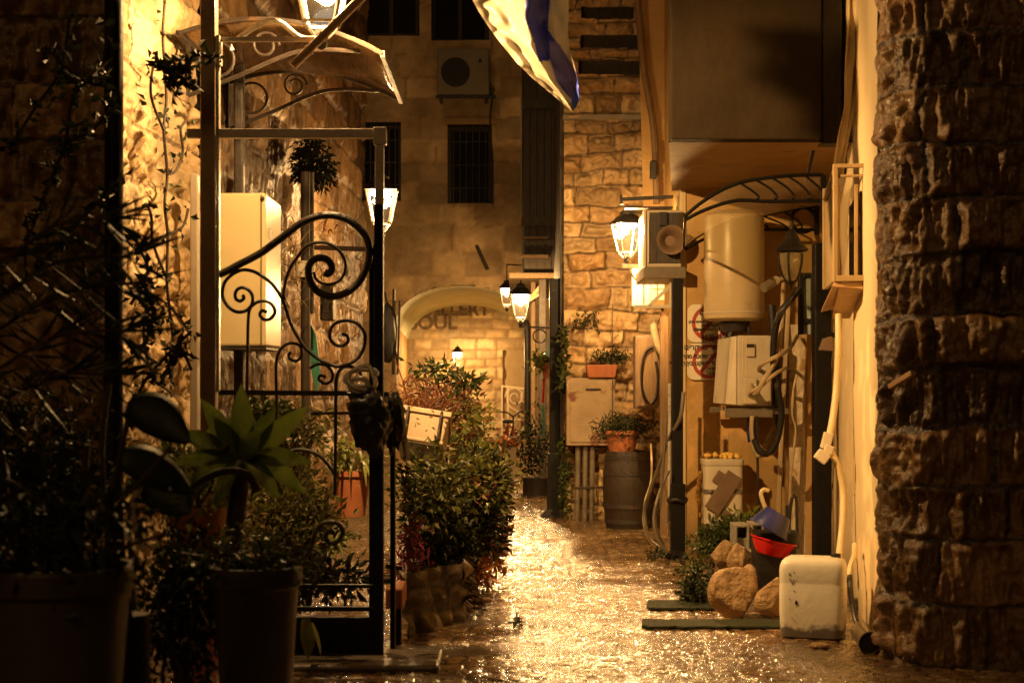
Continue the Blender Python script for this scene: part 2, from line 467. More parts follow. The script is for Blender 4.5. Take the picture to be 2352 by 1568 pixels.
M['jerry_dirt'] = pm('jerrycan_dirt', (.05,.045,.06), (.09,.07,.06), 14, .6, .1, .3, 40)
M['foam'] = pm('expanding_foam', (.78,.52,.12), (.66,.4,.07), 16, .7, .1, .6, 40)
M['cardbrown'] = pm('brown_board', (.2,.13,.085), (.14,.09,.055), 9, .6, .1, .2, 40)
M['rustmetal'] = pm('rusty_cabinet_steel', (.36,.27,.16), (.25,.18,.1), 5, .6, .1, .3, 30, c3=(.14,.05,.02), s3=4.5, t3=(.54,.62))
M['barrel'] = pm('barrel_wood', (.03,.019,.008), (.016,.010,.005), 10, .55, .12, .5, 30, stretch=(3,3,.4))
M['wood'] = pm('weathered_wood', (.24,.16,.08), (.15,.09,.045), 10, .6, .1, .5, 30, stretch=(4,4,.5))
M['darkwood'] = pm('dark_timber', (.05,.036,.024), (.028,.02,.014), 8, .6, .1, .5, 24, stretch=(4,4,.4))
M['palewood'] = pm('pale_wood', (.5,.32,.16), (.42,.26,.12), 12, .6, .1, .3, 30, stretch=(1,1,3))
M['terra'] = pm('terracotta', (.44,.16,.07), (.34,.115,.05), 7, .6, .1, .3, 40, c3=(.25,.1,.05), s3=6, t3=(.58,.7))
M['potdark'] = pm('dark_glazed_pot', (.085,.062,.036), (.06,.043,.025), 6, .4, .1, .25, 30)
M['plastic_bag'] = pm('black_bag_plastic', (.012,.011,.011), (.008,.008,.008), 12, .45, .1, .6, 22)
M['boxplastic'] = pm('offwhite_planter_plastic', (.42,.33,.23), (.34,.26,.17), 5, .45, .1, .15, 20, c3=(.34,.23,.13), s3=4, t3=(.6,.75))
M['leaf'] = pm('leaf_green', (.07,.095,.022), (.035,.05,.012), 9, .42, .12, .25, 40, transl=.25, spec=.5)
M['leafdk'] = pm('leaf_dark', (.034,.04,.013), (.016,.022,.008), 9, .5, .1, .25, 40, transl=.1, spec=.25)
M['leaflit'] = pm('leaf_olive_baked_light', (.17,.16,.035), (.08,.085,.02), 7, .42, .1, .25, 40, transl=.35)  # lamp light on foliage put into a lighter olive colour
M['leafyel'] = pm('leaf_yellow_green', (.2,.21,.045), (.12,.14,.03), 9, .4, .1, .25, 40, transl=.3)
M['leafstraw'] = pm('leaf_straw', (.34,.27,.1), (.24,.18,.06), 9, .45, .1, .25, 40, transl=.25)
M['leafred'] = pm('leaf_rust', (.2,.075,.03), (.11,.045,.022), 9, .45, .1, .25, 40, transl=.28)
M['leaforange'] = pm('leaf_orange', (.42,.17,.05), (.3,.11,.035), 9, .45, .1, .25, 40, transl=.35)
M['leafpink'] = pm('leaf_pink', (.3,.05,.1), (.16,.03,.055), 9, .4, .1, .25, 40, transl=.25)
M['stem'] = pm('stem_bark', (.085,.052,.03), (.05,.03,.018), 20, .7, .1, .5, 60)
M['vine'] = pm('vine_bark', (.04,.022,.014), (.025,.014,.01), 20, .7, .1, .5, 60)
M['agave'] = pm('agave_leaf', (.17,.23,.035), (.06,.09,.016), 9, .3, .1, .15, 30, transl=.6, stretch=(1,1,.3))
M['cable_blk'] = pm('black_cable', (.02,.018,.016), (.014,.012,.011), 10, .4, .1, .15, 50)
M['cable_tan'] = pm('tan_cable', (.42,.33,.2), (.34,.26,.15), 10, .5, .1, .2, 50)
M['hose_white'] = pm('white_conduit', (.68,.56,.34), (.6,.48,.27), 10, .45, .1, .2, 60)
M['hose_grey'] = pm('grey_hose', (.17,.14,.1), (.12,.1,.07), 10, .45, .1, .2, 50)
M['red'] = pm('red_plastic', (.62,.012,.012), (.5,.01,.01), 6, .28, .08, .1, 30)
M['blue'] = pm('blue_plastic', (.02,.025,.13), (.016,.02,.1), 6, .35, .08, .15, 30, c3=(.06,.06,.13), s3=8, t3=(.6,.75))
M['blackplastic'] = pm('black_plastic', (.012,.011,.01), (.009,.008,.008), 8, .5, .1, .15, 30)
M['cinder'] = pm('concrete_block', (.26,.24,.2), (.2,.18,.15), 14, .85, .1, .6, 60)
M['rock'] = pm('field_rock', (.38,.25,.125), (.22,.135,.06), 6, .6, .15, .9, 16, c3=(.25,.15,.07), s3=4, t3=(.58,.72), bdist=.03)
M['mat'] = pm('grass_mat', (.03,.04,.008), (.016,.022,.005), 40, .8, .1, 1.0, 300, bdist=.01)
M['teal'] = pm('teal_cloth', (.05,.28,.2), (.03,.18,.13), 6, .6, .1, .2, 20)
M['cyan'] = pm('pale_blue_plastic', (.3,.62,.62), (.22,.5,.55), 6, .4, .1, .1, 20)
M['signwhite'] = pm('sign_board', (.8,.74,.58), (.7,.63,.47), 6, .5, .1, .1, 30, c3=(.42,.32,.18), s3=4, t3=(.62,.75))
M['signred'] = pm('sign_red', (.42,.06,.045), (.36,.05,.035), 8, .5, .1, 0)
M['signink'] = pm('sign_ink', (.05,.035,.03), (.04,.03,.025), 8, .6, .1, 0)
M['ink'] = pm('faded_paint', (.07,.045,.022), (.15,.10,.05), 12, .8, .1, 0)
M['slab'] = pm('grey_wet_slab', (.16,.13,.1), (.1,.08,.06), 5, .3, .15, .5, 40, spec=.6)
M['bikered'] = pm('bike_red', (.3,.02,.015), (.22,.015,.012), 8, .3, .1, .05, 20)
M['tyre'] = pm('tyre_pale', (.5,.44,.34), (.4,.34,.26), 10, .6, .1, .1, 30)
M['rubber'] = pm('rubber_dark', (.02,.02,.02), (.015,.015,.015), 10, .6, .1, .1, 30)
M['clear'] = pm('clear_plastic', (.42,.36,.26), (.34,.28,.19), 6, .12, .05, .1, 14, alpha=.5, spec=.6)
M['jambgrey'] = pm('pale_grey_jamb', (.42,.37,.3), (.34,.29,.23), 5, .45, .1, .1, 20)
M['camwhite'] = pm('camera_white', (.6,.6,.6), (.5,.5,.5), 5, .3, .1, .05, 20)
M['dustbag'] = pm('creased_paper', (.58,.48,.4), (.46,.36,.28), 8, .6, .1, .4, 12)

# light levels
WORLD_S = 0.004
SUN_S = 0.2
LAMP_C = (1.0, .575, .21)
SPOT_W = 1100

# ------------------------------------------------------------------ world, camera
SUN_EL, SUN_AZ = math.radians(38), math.radians(200)
w = bpy.data.worlds.new("World"); SC.world = w; w.use_nodes = True
wn = w.node_tree; bgn = wn.nodes['Background']
sky = wn.nodes.new('ShaderNodeTexSky'); sky.sky_type = 'NISHITA'; sky.sun_disc = False
sky.sun_elevation = math.radians(2); sky.sun_rotation = SUN_AZ
tint = wn.nodes.new('ShaderNodeMix'); tint.data_type = 'RGBA'; tint.blend_type = 'MULTIPLY'; tint.inputs[0].default_value = 1
tint.inputs[7].default_value = (1.0, .62, .36, 1)
wn.links.new(sky.outputs[0], tint.inputs[6]); wn.links.new(tint.outputs[2], bgn.inputs['Color'])
bgn.inputs['Strength'].default_value = WORLD_S
sl = bpy.data.lights.new('fill_sun', 'SUN'); sl.energy = SUN_S; sl.angle = math.radians(14); sl.color = (1, .55, .2)
so = bpy.data.objects.new('fill_sun', sl); link(so); so.rotation_euler = (math.radians(52), 0, math.radians(-16))  # sun lamp added as weak warm fill from behind the camera
cam = bpy.data.cameras.new('camera'); co_ = bpy.data.objects.new('camera', cam); link(co_)
co_.location = (0, 0, CAM_H); co_.rotation_euler = (math.radians(90), 0, 0)
cam.sensor_width = 36; cam.lens = F/2352*36; cam.shift_y = 96/2352; cam.clip_end = 500; cam.clip_start = .05
cam.dof.use_dof = True; cam.dof.focus_distance = 10.5; cam.dof.aperture_fstop = 4.2
SC.camera = co_
SC.view_settings.view_transform = 'Standard'; SC.view_settings.look = 'None'; SC.view_settings.exposure = 0
SC.cycles.use_denoising = True; SC.cycles.denoising_prefilter = 'NONE'; SC.cycles.denoising_input_passes = 'RGB_ALBEDO_NORMAL'
SC.cycles.max_bounces = 6; SC.cycles.diffuse_bounces = 3; SC.cycles.glossy_bounces = 3; SC.cycles.transparent_max_bounces = 10
SC.cycles.sample_clamp_indirect = 4; SC.cycles.sample_clamp_direct = 0
SC.cycles.caustics_reflective = False; SC.cycles.caustics_refractive = False

# ------------------------------------------------------------------ ground and street
def street_mat():
    m, nt, out = newmat('wet_cobbles'); L = nt.links.new
    tc = N(nt, 'ShaderNodeTexCoord'); co = tc.outputs['Object']
    b = N(nt, 'ShaderNodeBsdfPrincipled'); at = N(nt, 'ShaderNodeAttribute'); at.attribute_name = 'Col'
    n1 = noise_node(nt, co, 30, 4); mx = N(nt, 'ShaderNodeMix'); mx.data_type = 'RGBA'; mx.blend_type = 'MULTIPLY'; mx.inputs[0].default_value = .8
    rp = N(nt, 'ShaderNodeValToRGB'); rp.color_ramp.elements[0].position = .3; rp.color_ramp.elements[1].position = .7
    rp.color_ramp.elements[0].color = (.5, .45, .4, 1); rp.color_ramp.elements[1].color = (1.15, 1.1, 1, 1)
    L(n1.outputs['Fac'], rp.inputs[0]); L(at.outputs['Color'], mx.inputs[6]); L(rp.outputs[0], mx.inputs[7]); L(mx.outputs[2], b.inputs['Base Color'])
    b.inputs['Specular IOR Level'].default_value = 1.0; b.inputs['Coat Weight'].default_value = 1; b.inputs['Coat Roughness'].default_value = .09; b.inputs['Coat IOR'].default_value = 1.58
    nr = noise_node(nt, co, 1.3, 4); mr = N(nt, 'ShaderNodeMapRange'); mr.inputs[1].default_value = .4; mr.inputs[2].default_value = .68
    mr.inputs[3].default_value = .13; mr.inputs[4].default_value = .32
    L(nr.outputs['Fac'], mr.inputs[0]); L(mr.outputs[0], b.inputs['Roughness'])
    v = N(nt, 'ShaderNodeTexVoronoi'); v.inputs['Scale'].default_value = 88; L(co, v.inputs['Vector'])
    nb = noise_node(nt, co, 120, 3)
    ad = N(nt, 'ShaderNodeMath'); ad.operation = 'MULTIPLY_ADD'; ad.inputs[1].default_value = .5
    L(nb.outputs['Fac'], ad.inputs[0]); L(v.outputs['Distance'], ad.inputs[2])
    bp = N(nt, 'ShaderNodeBump'); bp.inputs['Distance'].default_value = .0046
    ns_ = noise_node(nt, co, 2.6, 4); ms_ = N(nt, 'ShaderNodeMapRange'); ms_.inputs[1].default_value = .38; ms_.inputs[2].default_value = .62; ms_.inputs[3].default_value = .4; ms_.inputs[4].default_value = 1.0
    L(ns_.outputs['Fac'], ms_.inputs[0]); L(ms_.outputs[0], bp.inputs['Strength'])
    L(ad.outputs[0], bp.inputs['Height']); L(bp.outputs[0], b.inputs['Normal']); L(bp.outputs[0], b.inputs['Coat Normal']); L(b.outputs[0], out.inputs['Surface']); return m
M['street'] = street_mat()
mb = MB(); mb.add([(-80,-60,-.02),(80,-60,-.02),(80,120,-.02),(-80,120,-.02)], [(0,1,2,3)])
single('ground', 'dark wet earth under the whole lane', 'ground', mb, M['slab'], (0,0,0), kind='structure')
nx, ny = 340, 1350
x = np.linspace(-1.75, 2.75, nx)[None,:].repeat(ny,0)
yy = 4.5 + (27-4.5)*np.linspace(0,1,ny)**1.35
y = yy[:,None].repeat(nx,1)
wx = x + .05*(fbm(x*2,y*2,3)-.5)*2; wy = y + .05*(fbm(x*2+7,y*2,4)-.5)*2
f1, f2, cid = cell(wx/.095, wy/.085, 12)
gap = sstep(.02, .24, f2-f1)
hgt = .006*gap + .0035*(cid-.5)*gap + .0025*(fbm(x*30,y*30,8,3)-.5) + .012*(fbm(x*.8,y*.8,15,3)-.5)
flat = np.zeros_like(x)
for yc, hw, xa, xb in ((7.85,.10,-.55,.62),(7.02,.13,-.75,.5),(9.5,.06,-.3,.55),(6.72,.2,-1.5,-.35)):
    flat = np.maximum(flat, sstep(hw*1.15, hw*.85, np.abs(y-yc+.05*(fbm(x*2,y*0+yc,9)-.5)))*sstep(xa-.08,xa,x)*sstep(xb+.08,xb,x))
hgt = hgt*(1-flat) + flat*(.006+.003*fbm(x*9,y*9,31))
hgt = hgt - .02
V = np.stack([x, y, hgt+.02], axis=-1)
c0 = np.array((.27,.17,.08)); c1 = np.array((.15,.09,.042)); c2 = np.array((.34,.235,.125))
tt = cid[...,None]; cc = c0*(1-tt)+c1*tt; cc = np.where(tt > .72, c2, cc)
cc = cc*(.12+.88*gap[...,None])*(.55+.9*fbm(x*1.6,y*1.6,61,4)[...,None])
cc = cc*(1-flat[...,None]) + flat[...,None]*np.array((.12,.095,.075))
me = grid_mesh('street', V, cc, None, None, (0,0,0)); me.materials.append(M['street'])
st = bpy.data.objects.new('street', me); link(st); st['kind'] = 'structure'; st['label'] = 'wet cobbled lane shining with lamp light'; st['category'] = 'street'

# ------------------------------------------------------------------ lanterns
def lantern_parts(root, body, light_w, broken=False):
    o = Vector(WLOC[root]); s = body
    def q(x, y, z): return (o.x + x*s, o.y + y*s, o.z + z*s)
    m = MB()
    for sx in (-1,1):
        for sy in (-1,1):
            m.bar(q(sx*.062,sy*.062,.08), q(sx*.108,sy*.108,.325), .012*s, .012*s)
    for a, b_ in ((.066,.08),(.112,.325)):
        for sx in (-1,1):
            m.bar(q(sx*a,-a,b_), q(sx*a,a,b_), .012*s); m.bar(q(-a,sx*a,b_), q(a,sx*a,b_), .012*s)
    for sx in (-1,1):
        m.bar(q(sx*.062,-.062,.08), q(sx*.02,-.02,.02), .009*s); m.bar(q(sx*.062,.062,.08), q(sx*.02,.02,.02), .009*s)
    part(root, 'frame', m, M['lampmetal'])
    m = MB(); m.lathe([(.0,-.03),(.02,-.02),(.028,0),(.018,.02),(.034,.03),(.03,.05),(0,.055)], o, 12, Matrix.Scale(s,3)); part(root, 'base', m, M['lampcap'], 40)
    m = MB(); a = .128
    m.lathe([(.0,.318),(.172,.322),(.165,.335),(.10,.39),(.07,.405),(.075,.42),(.05,.44),(.012,.45),(.016,.47),(0,.485)], o, 4, Matrix.Rotation(math.pi/4,3,'Z')@Matrix.Scale(s,3))
    part(root, 'roof', m, M['lampcap'])
    m = MB()
    for k in range(4):
        R = Matrix.Rotation(k*math.pi/2, 3, 'Z'); vs = []
        for xx, zz in ((-.058,.086),(.058,.086),(.102,.319),(-.102,.319)):
            yv = .060+(zz-.08)*.188
            vs.append(o + R@Vector((xx*s, -yv*s, 0)) + Vector((0,0,zz*s)))
        m.add(vs, [(0,1,2,3)])
    part(root, 'glass', m, M['glass'])
    if light_w:
        m = MB(); m.ell(q(0,0,.300), (.086*s,.086*s,.024*s), 20, 8); part(root, 'bulb', m, M['bulb'], 60)
        ld = bpy.data.lights.new('lantern_light', 'POINT'); ld.energy = light_w; ld.color = LAMP_C; ld.shadow_soft_size = .03*s
        lo = bpy.data.objects.new('lantern_light', ld); link(lo, root); lo.location = (0,0,.268*s)
LG = 'lit street lanterns'
def lantern(u, v_base, Y, s, wts, label, rot=0):
    X = PX(u, Y); z = PZ(v_base, Y) - .08*s
    r = thing('street_lantern', label, 'lantern', (X, Y, z), LG); lantern_parts(r, s, wts); r.rotation_euler = (0,0,rot)
    return r
l1 = lantern(738, 55, 7.1, 1.10, 340, 'glaring lantern over the gate frame, cut off by the picture top')
sp = bpy.data.lights.new('lantern_fill_spot','SPOT'); sp.energy = SPOT_W; sp.color = LAMP_C; sp.shadow_soft_size = .04; sp.spot_size = math.radians(92); sp.spot_blend = .65
spo = bpy.data.objects.new('lantern_fill_spot', sp); link(spo, l1); spo.location = (0,0,.268*1.10)  # spot added inside the lantern to brighten the sign wall side
spo.rotation_euler = (Vector((1.62,9.9,.75))-Vector((WLOC[l1][0],WLOC[l1][1],WLOC[l1][2]+.32))).to_track_quat('-Z','Y').to_euler()
l2 = lantern(876, 513, 12.0, 1.04, 170, 'white glowing lantern behind the top corner of the iron gate')
o = WLOC[l2]; m = MB(); m.bar((o[0],o[1],o[2]-.02), (o[0],o[1],o[2]-.12), .025); m.bar((o[0]+.02,o[1],o[2]-.12),(-1.56,o[1],o[2]-.10),.03,.035); part(l2,'bracket',m,M['iron'])
l3 = lantern(1440, 578, 11.8, .86, 340, 'bright lantern on a short arm against the pale stone pier', .25)
o = WLOC[l3]; m = MB(); m.bar((o[0]-.04,o[1],o[2]-.04),(o[0]+.20,o[1]+.02,o[2]-.04),.03,.03)
m.tube(spline([(o[0]+.02,o[1],o[2]-.06),(o[0]+.06,o[1],o[2]-.13),(o[0]+.12,o[1],o[2]-.15),(o[0]+.19,o[1],o[2]-.08)],6),.008,6); part(l3,'bracket',m,M['lampmetal'])
l4 = lantern(1196, 727, 16.5, .95, 480, 'larger of two lit lanterns in front of the archway, on a thin arm')
o = WLOC[l4]; m = MB(); m.bar((o[0]-.02,o[1],o[2]-.03),(o[0]+.45,o[1],o[2]-.05),.022,.022)
m.tube([(o[0]+.2+.07*math.cos(a*.5),o[1],o[2]-.13+.07*math.sin(a*.5)) for a in range(13)],.008,6); part(l4,'bracket',m,M['iron'])
l5 = lantern(1164, 699, 21.5, .9, 180, 'smaller lit lantern hanging just behind the one on the thin arm')
o = WLOC[l5]; m = MB(); m.bar((o[0],o[1],o[2]+.40),(o[0],o[1],o[2]+.62),.014); m.bar((o[0],o[1],o[2]+.62),(o[0]+.45,o[1]+.1,o[2]+.60),.018); part(l5,'hanging_rod',m,M['iron'])
l6 = lantern(1051, 836, 25.4, .78, 230, 'little garden lantern on a slim post inside the archway')
o = WLOC[l6]; m = MB(); m.tube([(o[0],o[1],o[2]-.01),(o[0],o[1],o[2]-.12),(o[0],o[1],o[2]-.14),(o[0],o[1],0)],[.018,.022,.038,.038],12)
part(l6,'post',m,M['iron'],30)

# ------------------------------------------------------------------ far house with the archway
YB = 23.6
hb = thing('stone_house', 'tall plain stone house with a wide arch and barred windows closing the lane', 'house', (0,YB,0))
hx0, hx1, hz1 = -3.6, 3.2, 8.6
axl, axr = PX(908,YB), PX(1213,YB); acx = (axl+axr)/2; ahw = (axr-axl)/2; zsp = PZ(745,YB); zcr = PZ(656,YB)
def arch_top(xw):
    t = np.clip(np.abs((xw-acx)/ahw), 0, 1); return zsp + (zcr-zsp)*np.sqrt(np.clip(1-t**2.2, 0, 1))
WINS = [(PX(1027,YB),PX(1130,YB),PZ(470,YB),PZ(287,YB)), (PX(822,YB),PX(922,YB),PZ(462,YB),PZ(283,YB)),
        (PX(832,YB),PX(962,YB),PZ(80,YB),PZ(-70,YB)), (PX(990,YB),PX(1122,YB),PZ(94,YB),PZ(-70,YB))]
def hole(s, t):
    xw = hx0 + s; h = np.zeros(s.shape, bool)
    for a, b_, c, d in WINS: h |= (xw>a)&(xw<b_)&(t>c)&(t<d)
    h |= (np.abs(xw-acx) < ahw)&(t < arch_top(xw)); return h
me = stone_mesh('facade', (hx0,YB), (hx1,YB), -.02, hz1, (.28,.4), (.4,.9), .006, .022, .035, .012, ((.54,.39,.22),(.49,.35,.19),(.58,.42,.245)), (.38,.265,.14), 5, 3, 3, hole, .006, .03, off=(0,YB,0), back=False)
mesh_part(hb, 'facade', me, M['stone_far'])
for i, (a, b_, c, d) in enumerate(WINS):
    m = MB(); y0 = YB+.02; y1 = YB+.3
    m.add([(a,y0,c),(b_,y0,c),(b_,y1,c),(a,y1,c),(a,y0,d),(b_,y0,d),(b_,y1,d),(a,y1,d)], [(0,1,2,3),(4,7,6,5),(0,3,7,4),(1,5,6,2)])
    wp = part(hb, 'window', m, M['bayplaster'])
    m = MB(); m.add([(a,YB+.25,c),(b_,YB+.25,c),(b_,YB+.25,d),(a,YB+.25,d)], [(0,1,2,3)]); part(wp, 'pane', m, M['darkglass'])
    m = MB()
    t_ = .06
    m.box((a,YB+.18,c),(a+t_,YB+.24,d)); m.box((b_-t_,YB+.18,c),(b_,YB+.24,d)); m.box((a+t_,YB+.18,c),(b_-t_,YB+.24,c+t_)); m.box((a+t_,YB+.18,d-t_),(b_-t_,YB+.24,d))
    if i > 1: m.box((( a+b_)/2-.03,YB+.18,c+t_),((a+b_)/2+.03,YB+.24,d-t_))
    part(wp, 'window_frame', m, M['darkwood'])
    if i < 2:
        m = MB(); n_ = 7
        for k in range(1, n_): xx = a+(b_-a)*k/n_; m.tube([(xx,YB+.04,c+.01),(xx,YB+.04,d-.01)], .011, 6)
        for zz in (c+.25, (c+d)/2, d-.25): m.bar((a,YB+.04,zz),(b_,YB+.04,zz),.02,.012)
        part(wp, 'bars', m, M['iron'])
    if i < 1:
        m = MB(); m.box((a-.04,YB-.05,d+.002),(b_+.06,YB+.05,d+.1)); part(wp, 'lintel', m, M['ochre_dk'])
# vault and recess
YR = 26.6
def arch_pts(y, k=1.0, drop=0.0, n=28):
    out = []
    for i in range(n+1):
        xx = acx - ahw*k*math.cos(math.pi*i/n); out.append((xx, y, float(arch_top(np.array(acx+(xx-acx)/k*.9999)))-drop))
    return out
rows = []
for k in range(7):
    t = k/6; rows.append(arch_pts(YB+.0+t*(YR-YB), 1.0, .16*t))
m = MB(); m.sheet(rows); part(hb, 'arch_soffit', m, M['greenplaster'], 60)
for xj in (axl,axr):
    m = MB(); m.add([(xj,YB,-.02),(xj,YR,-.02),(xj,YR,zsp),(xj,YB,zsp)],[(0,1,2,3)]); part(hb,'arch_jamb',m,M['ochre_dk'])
DX0, DX1, DZ1 = PX(1156,YR), PX(1236,YR), PZ(803,YR)
def hole2(s, t):
    xw = -3.0+s; return (xw>DX0)&(xw<DX1)&(t<DZ1)&(t>.3)
me = stone_mesh('recess_wall', (-3.0,YR), (1.6,YR), -.02, 4.0, (.14,.2), (.2,.45), .03, .03, .025, .02, ((.46,.37,.24),(.4,.31,.19),(.5,.42,.28)), (.3,.22,.12), 15, 6, 6, hole2, .03, .02, off=(0,YB,0))
mesh_part(hb, 'recess_wall', me, M['stone_far'])
m = MB(); m.box((DX0-.1,YR+.15,.3),(DX1+.1,YR+.2,DZ1+.1)); dp = part(hb,'door',m,M['doorblack'])
m = MB(); m.box((DX0+.05,YR+.10,.35),(DX0+.28,YR+.148,DZ1-.35)); m.box((DX0+.33,YR+.10,.35),(DX1-.04,YR+.148,DZ1-.35)); part(dp,'door_panel',m,M['doorblack'])
m = MB(); m.box((DX0-.35,YR-.75,-.01),(DX1+.3,YR-.03,.3)); m.box((DX0-.25,YR-1.1,-.01),(DX1+.25,YR-.752,.15)); part(hb,'doorstep',m,M['soffit'],bevel=.02)
def text_mesh(body, size, loc, rot=(math.pi/2,0,0), extrude=.002, align='LEFT', bold=0.0):
    cu = bpy.data.curves.new('txt','FONT'); cu.body = body; cu.size = size; cu.extrude = extrude; cu.align_x = align; cu.offset = bold
    ob = bpy.data.objects.new('txt', cu); COL.objects.link(ob); ob.location = loc; ob.rotation_euler = rot
    bpy.context.view_layer.update()
    dg = bpy.context.evaluated_depsgraph_get(); mm = bpy.data.meshes.new_from_object(ob.evaluated_get(dg)); mm.transform(ob.matrix_world)
    mbx = MB(); mbx.add([tuple(v_.co) for v_ in mm.vertices], [tuple(p.vertices) for p in mm.polygons])
    bpy.data.objects.remove(ob); bpy.data.curves.remove(cu); bpy.data.meshes.remove(mm); return mbx
YL = YR-.055
t1 = text_mesh('GALLERY', .31, (PX(953,YL),YL,PZ(724,YL)), bold=.008); part(hb,'lettering',t1,M['ink'])
t2 = text_mesh('SOUL', .33, (PX(939,YL),YL,PZ(756,YL)), bold=.008); part(hb,'lettering',t2,M['ink'])
m = MB(); m.tube([(PX(1120,YB),YB-.1,PZ(620,YB)),(PX(1095,YB),YB-.03,PZ(565,YB))],.03,8); part(hb,'spout',m,M['iron'])

# gallery gate in the door
YG = YR-.35; g = thing('garden_gate','small pale wrought iron gate with scrolls before the archway door','gate',(PX(1192,YG),YG,.3))
m = MB(); gx0, gx1, gz0, gz1 = PX(1153,YG), PX(1232,YG), .3, PZ(886,YG)
for xx in (gx0,gx1,gx0+.1): m.bar((xx,YG,gz0),(xx,YG,gz1),.025)
m.bar((gx0,YG,gz1),(gx1,YG,gz1-.07),.03); m.bar((gx0,YG,gz0+.12),(gx1,YG,gz0+.12),.02); m.bar((gx0,YG,PZ(963,YG)),(gx1,YG,PZ(963,YG)),.02); m.bar((gx0,YG,gz0+.02),(gx1-.1,YG,gz0+.2),.02)
part(g,'frame',m,M['white'])
m = MB()
def spiral(cx, cz, r0, r1, a0, turns, y, n=40): return [(cx+(r0+(r1-r0)*i/n)*math.cos(a0+turns*2*math.pi*i/n), y, cz+(r0+(r1-r0)*i/n)*math.sin(a0+turns*2*math.pi*i/n)) for i in range(n+1)]
m.tube(spiral(PX(1183,YG),PZ(912,YG),.17,.04,math.pi*1.0,-1.5,YG),.011,6); m.tube(spiral(PX(1212,YG),PZ(913,YG),.15,.04,0,1.4,YG),.011,6)
m.tube(spline([(PX(1165,YG),YG,PZ(905,YG)),(PX(1168,YG),YG,PZ(930,YG)),(PX(1190,YG),YG,PZ(945,YG)),(PX(1204,YG),YG,PZ(955,YG)),(PX(1228,YG),YG,PZ(948,YG))],6),.012,6)
part(g,'scrolls',m,M['white'])

# air conditioner high on the far house
def ac_unit(root, c, sx, sy, sz, mat, fan=(0,0), fr=.2, facing='-y'):
    pass
ay = YB-.36; a = thing('air_conditioner','dim outdoor air conditioner with round fan high on the far house','air conditioner',(PX(1064,ay),ay,PZ(222,ay)))
x0,x1,z0,z1 = PX(1004,ay),PX(1124,ay),PZ(218,ay),PZ(111,ay)
m = MB(); m.box((x0,ay,z0),(x1,ay+.3,z1)); part(a,'body',m,M['acdim'],bevel=.02)
m = MB(); fx, fz, fr = PX(1046,ay), PZ(166,ay), .215
m.lathe([(0,.0),(fr,.0),(fr,.012)],(fx,ay-.006,fz),32,Matrix.Rotation(math.pi/2,3,'X')); part(a,'fan',m,M['blackplastic'])
m = MB()
for r_ in (.06,.11,.16,.21): m.tube([(fx+r_*math.cos(k*math.pi/14),ay-.022,fz+r_*math.sin(k*math.pi/14)) for k in range(29)],.004,5)
for k in range(8): m.bar((fx,ay-.026,fz),(fx+.21*math.cos(k*math.pi/4),ay-.026,fz+.21*math.sin(k*math.pi/4)),.006)
part(a,'fan_guard',m,M['iron'])
m = MB(); m.lathe([(0,0),(.028,0),(.028,.01)],(PX(1103,ay),ay-.004,PZ(140,ay)),12,Matrix.Rotation(math.pi/2,3,'X')); part(a,'badge',m,M['blackplastic'])
m = MB(); m.bar((x0-.02,ay,z0-.03),(x1+.1,ay,z0-.03),.04); m.bar((x0+.05,ay,z0-.05),(x0+.05,YB,z0-.05),.04); m.bar((x1-.05,ay,z0-.05),(x1-.05,YB,z0-.05),.04); m.box((x1-.02,ay+.1,z0),(x1+.06,ay+.3,z0+.12)); part(a,'bracket',m,M['iron'])
m = MB(); m.tube(spline([(PX(1128,ay),ay+.2,PZ(200,ay)),(PX(1130,ay),YB-.05,PZ(230,YB)),(PX(1127,YB),YB-.05,PZ(260,YB)),(PX(1126,YB),YB-.05,PZ(290,YB)),(PX(1131,YB),YB-.05,PZ(380,YB)),(PX(1131,YB),YB-.05,PZ(470,YB))],5),.014,6)
single('hanging_cable','thin dark cable hanging from the far air conditioner past the barred window','cable',m,M['cable_blk'],(PX(1130,YB),YB,PZ(300,YB)))
m = MB(); m.bar((PX(1202,YB),YB-.08,PZ(505,YB)),(PX(1202,YB),YB-.08,PZ(230,YB)),.09,.07); single('drainpipe','pale square drainpipe on the far house beside the dark timber bay','drainpipe',m,M['jambgrey'],(PX(1202,YB),YB-.08,PZ(505,YB)))

# ------------------------------------------------------------------ dark timber bay right of the arch
YT = 17.6; bx0, bx1, bz0 = PX(1204,YT), PX(1320,YT), PZ(628,YT)
t = thing('timber_bay','dark projecting timber upper storey on posts right of the archway','building',(bx0,YT,0))
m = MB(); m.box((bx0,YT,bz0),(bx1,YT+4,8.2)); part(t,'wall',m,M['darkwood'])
m = MB()
for k in range(7): xx = bx0+.03+k*.08; m.box((xx,YT-.03,bz0+.05),(xx+.03,YT-.004,8))
for zz in (PZ(250,YT),PZ(520,YT)): m.box((bx0-.03,YT-.06,zz),(bx1,YT-.032,zz+.1))
part(t,'battens',m,M['darkwood'])
m = MB(); m.box((bx0-.17,YT-.15,bz0-.06),(bx1,YT+4,bz0-.004)); m.box((bx0-.1,YT-.2,PZ(595,YT)),(bx1-.3,YT-.062,PZ(588,YT))); m.box((bx0-.02,YT-.2,PZ(552,YT)),(bx1-.3,YT-.062,PZ(547,YT))); part(t,'beam',m,M['wood'])
m = MB(); m.bar((PX(1246,YT),YT,0),(PX(1246,YT),YT,bz0-.06),.085); part(t,'post',m,M['darkwood'],bevel=.01)
m = MB(); m.bar((PX(1226,YT),YT+.5,0),(PX(1226,YT),YT+.5,bz0-.06),.055); part(t,'post',m,M['wood'],label='slim bare wood post',bevel=.01)
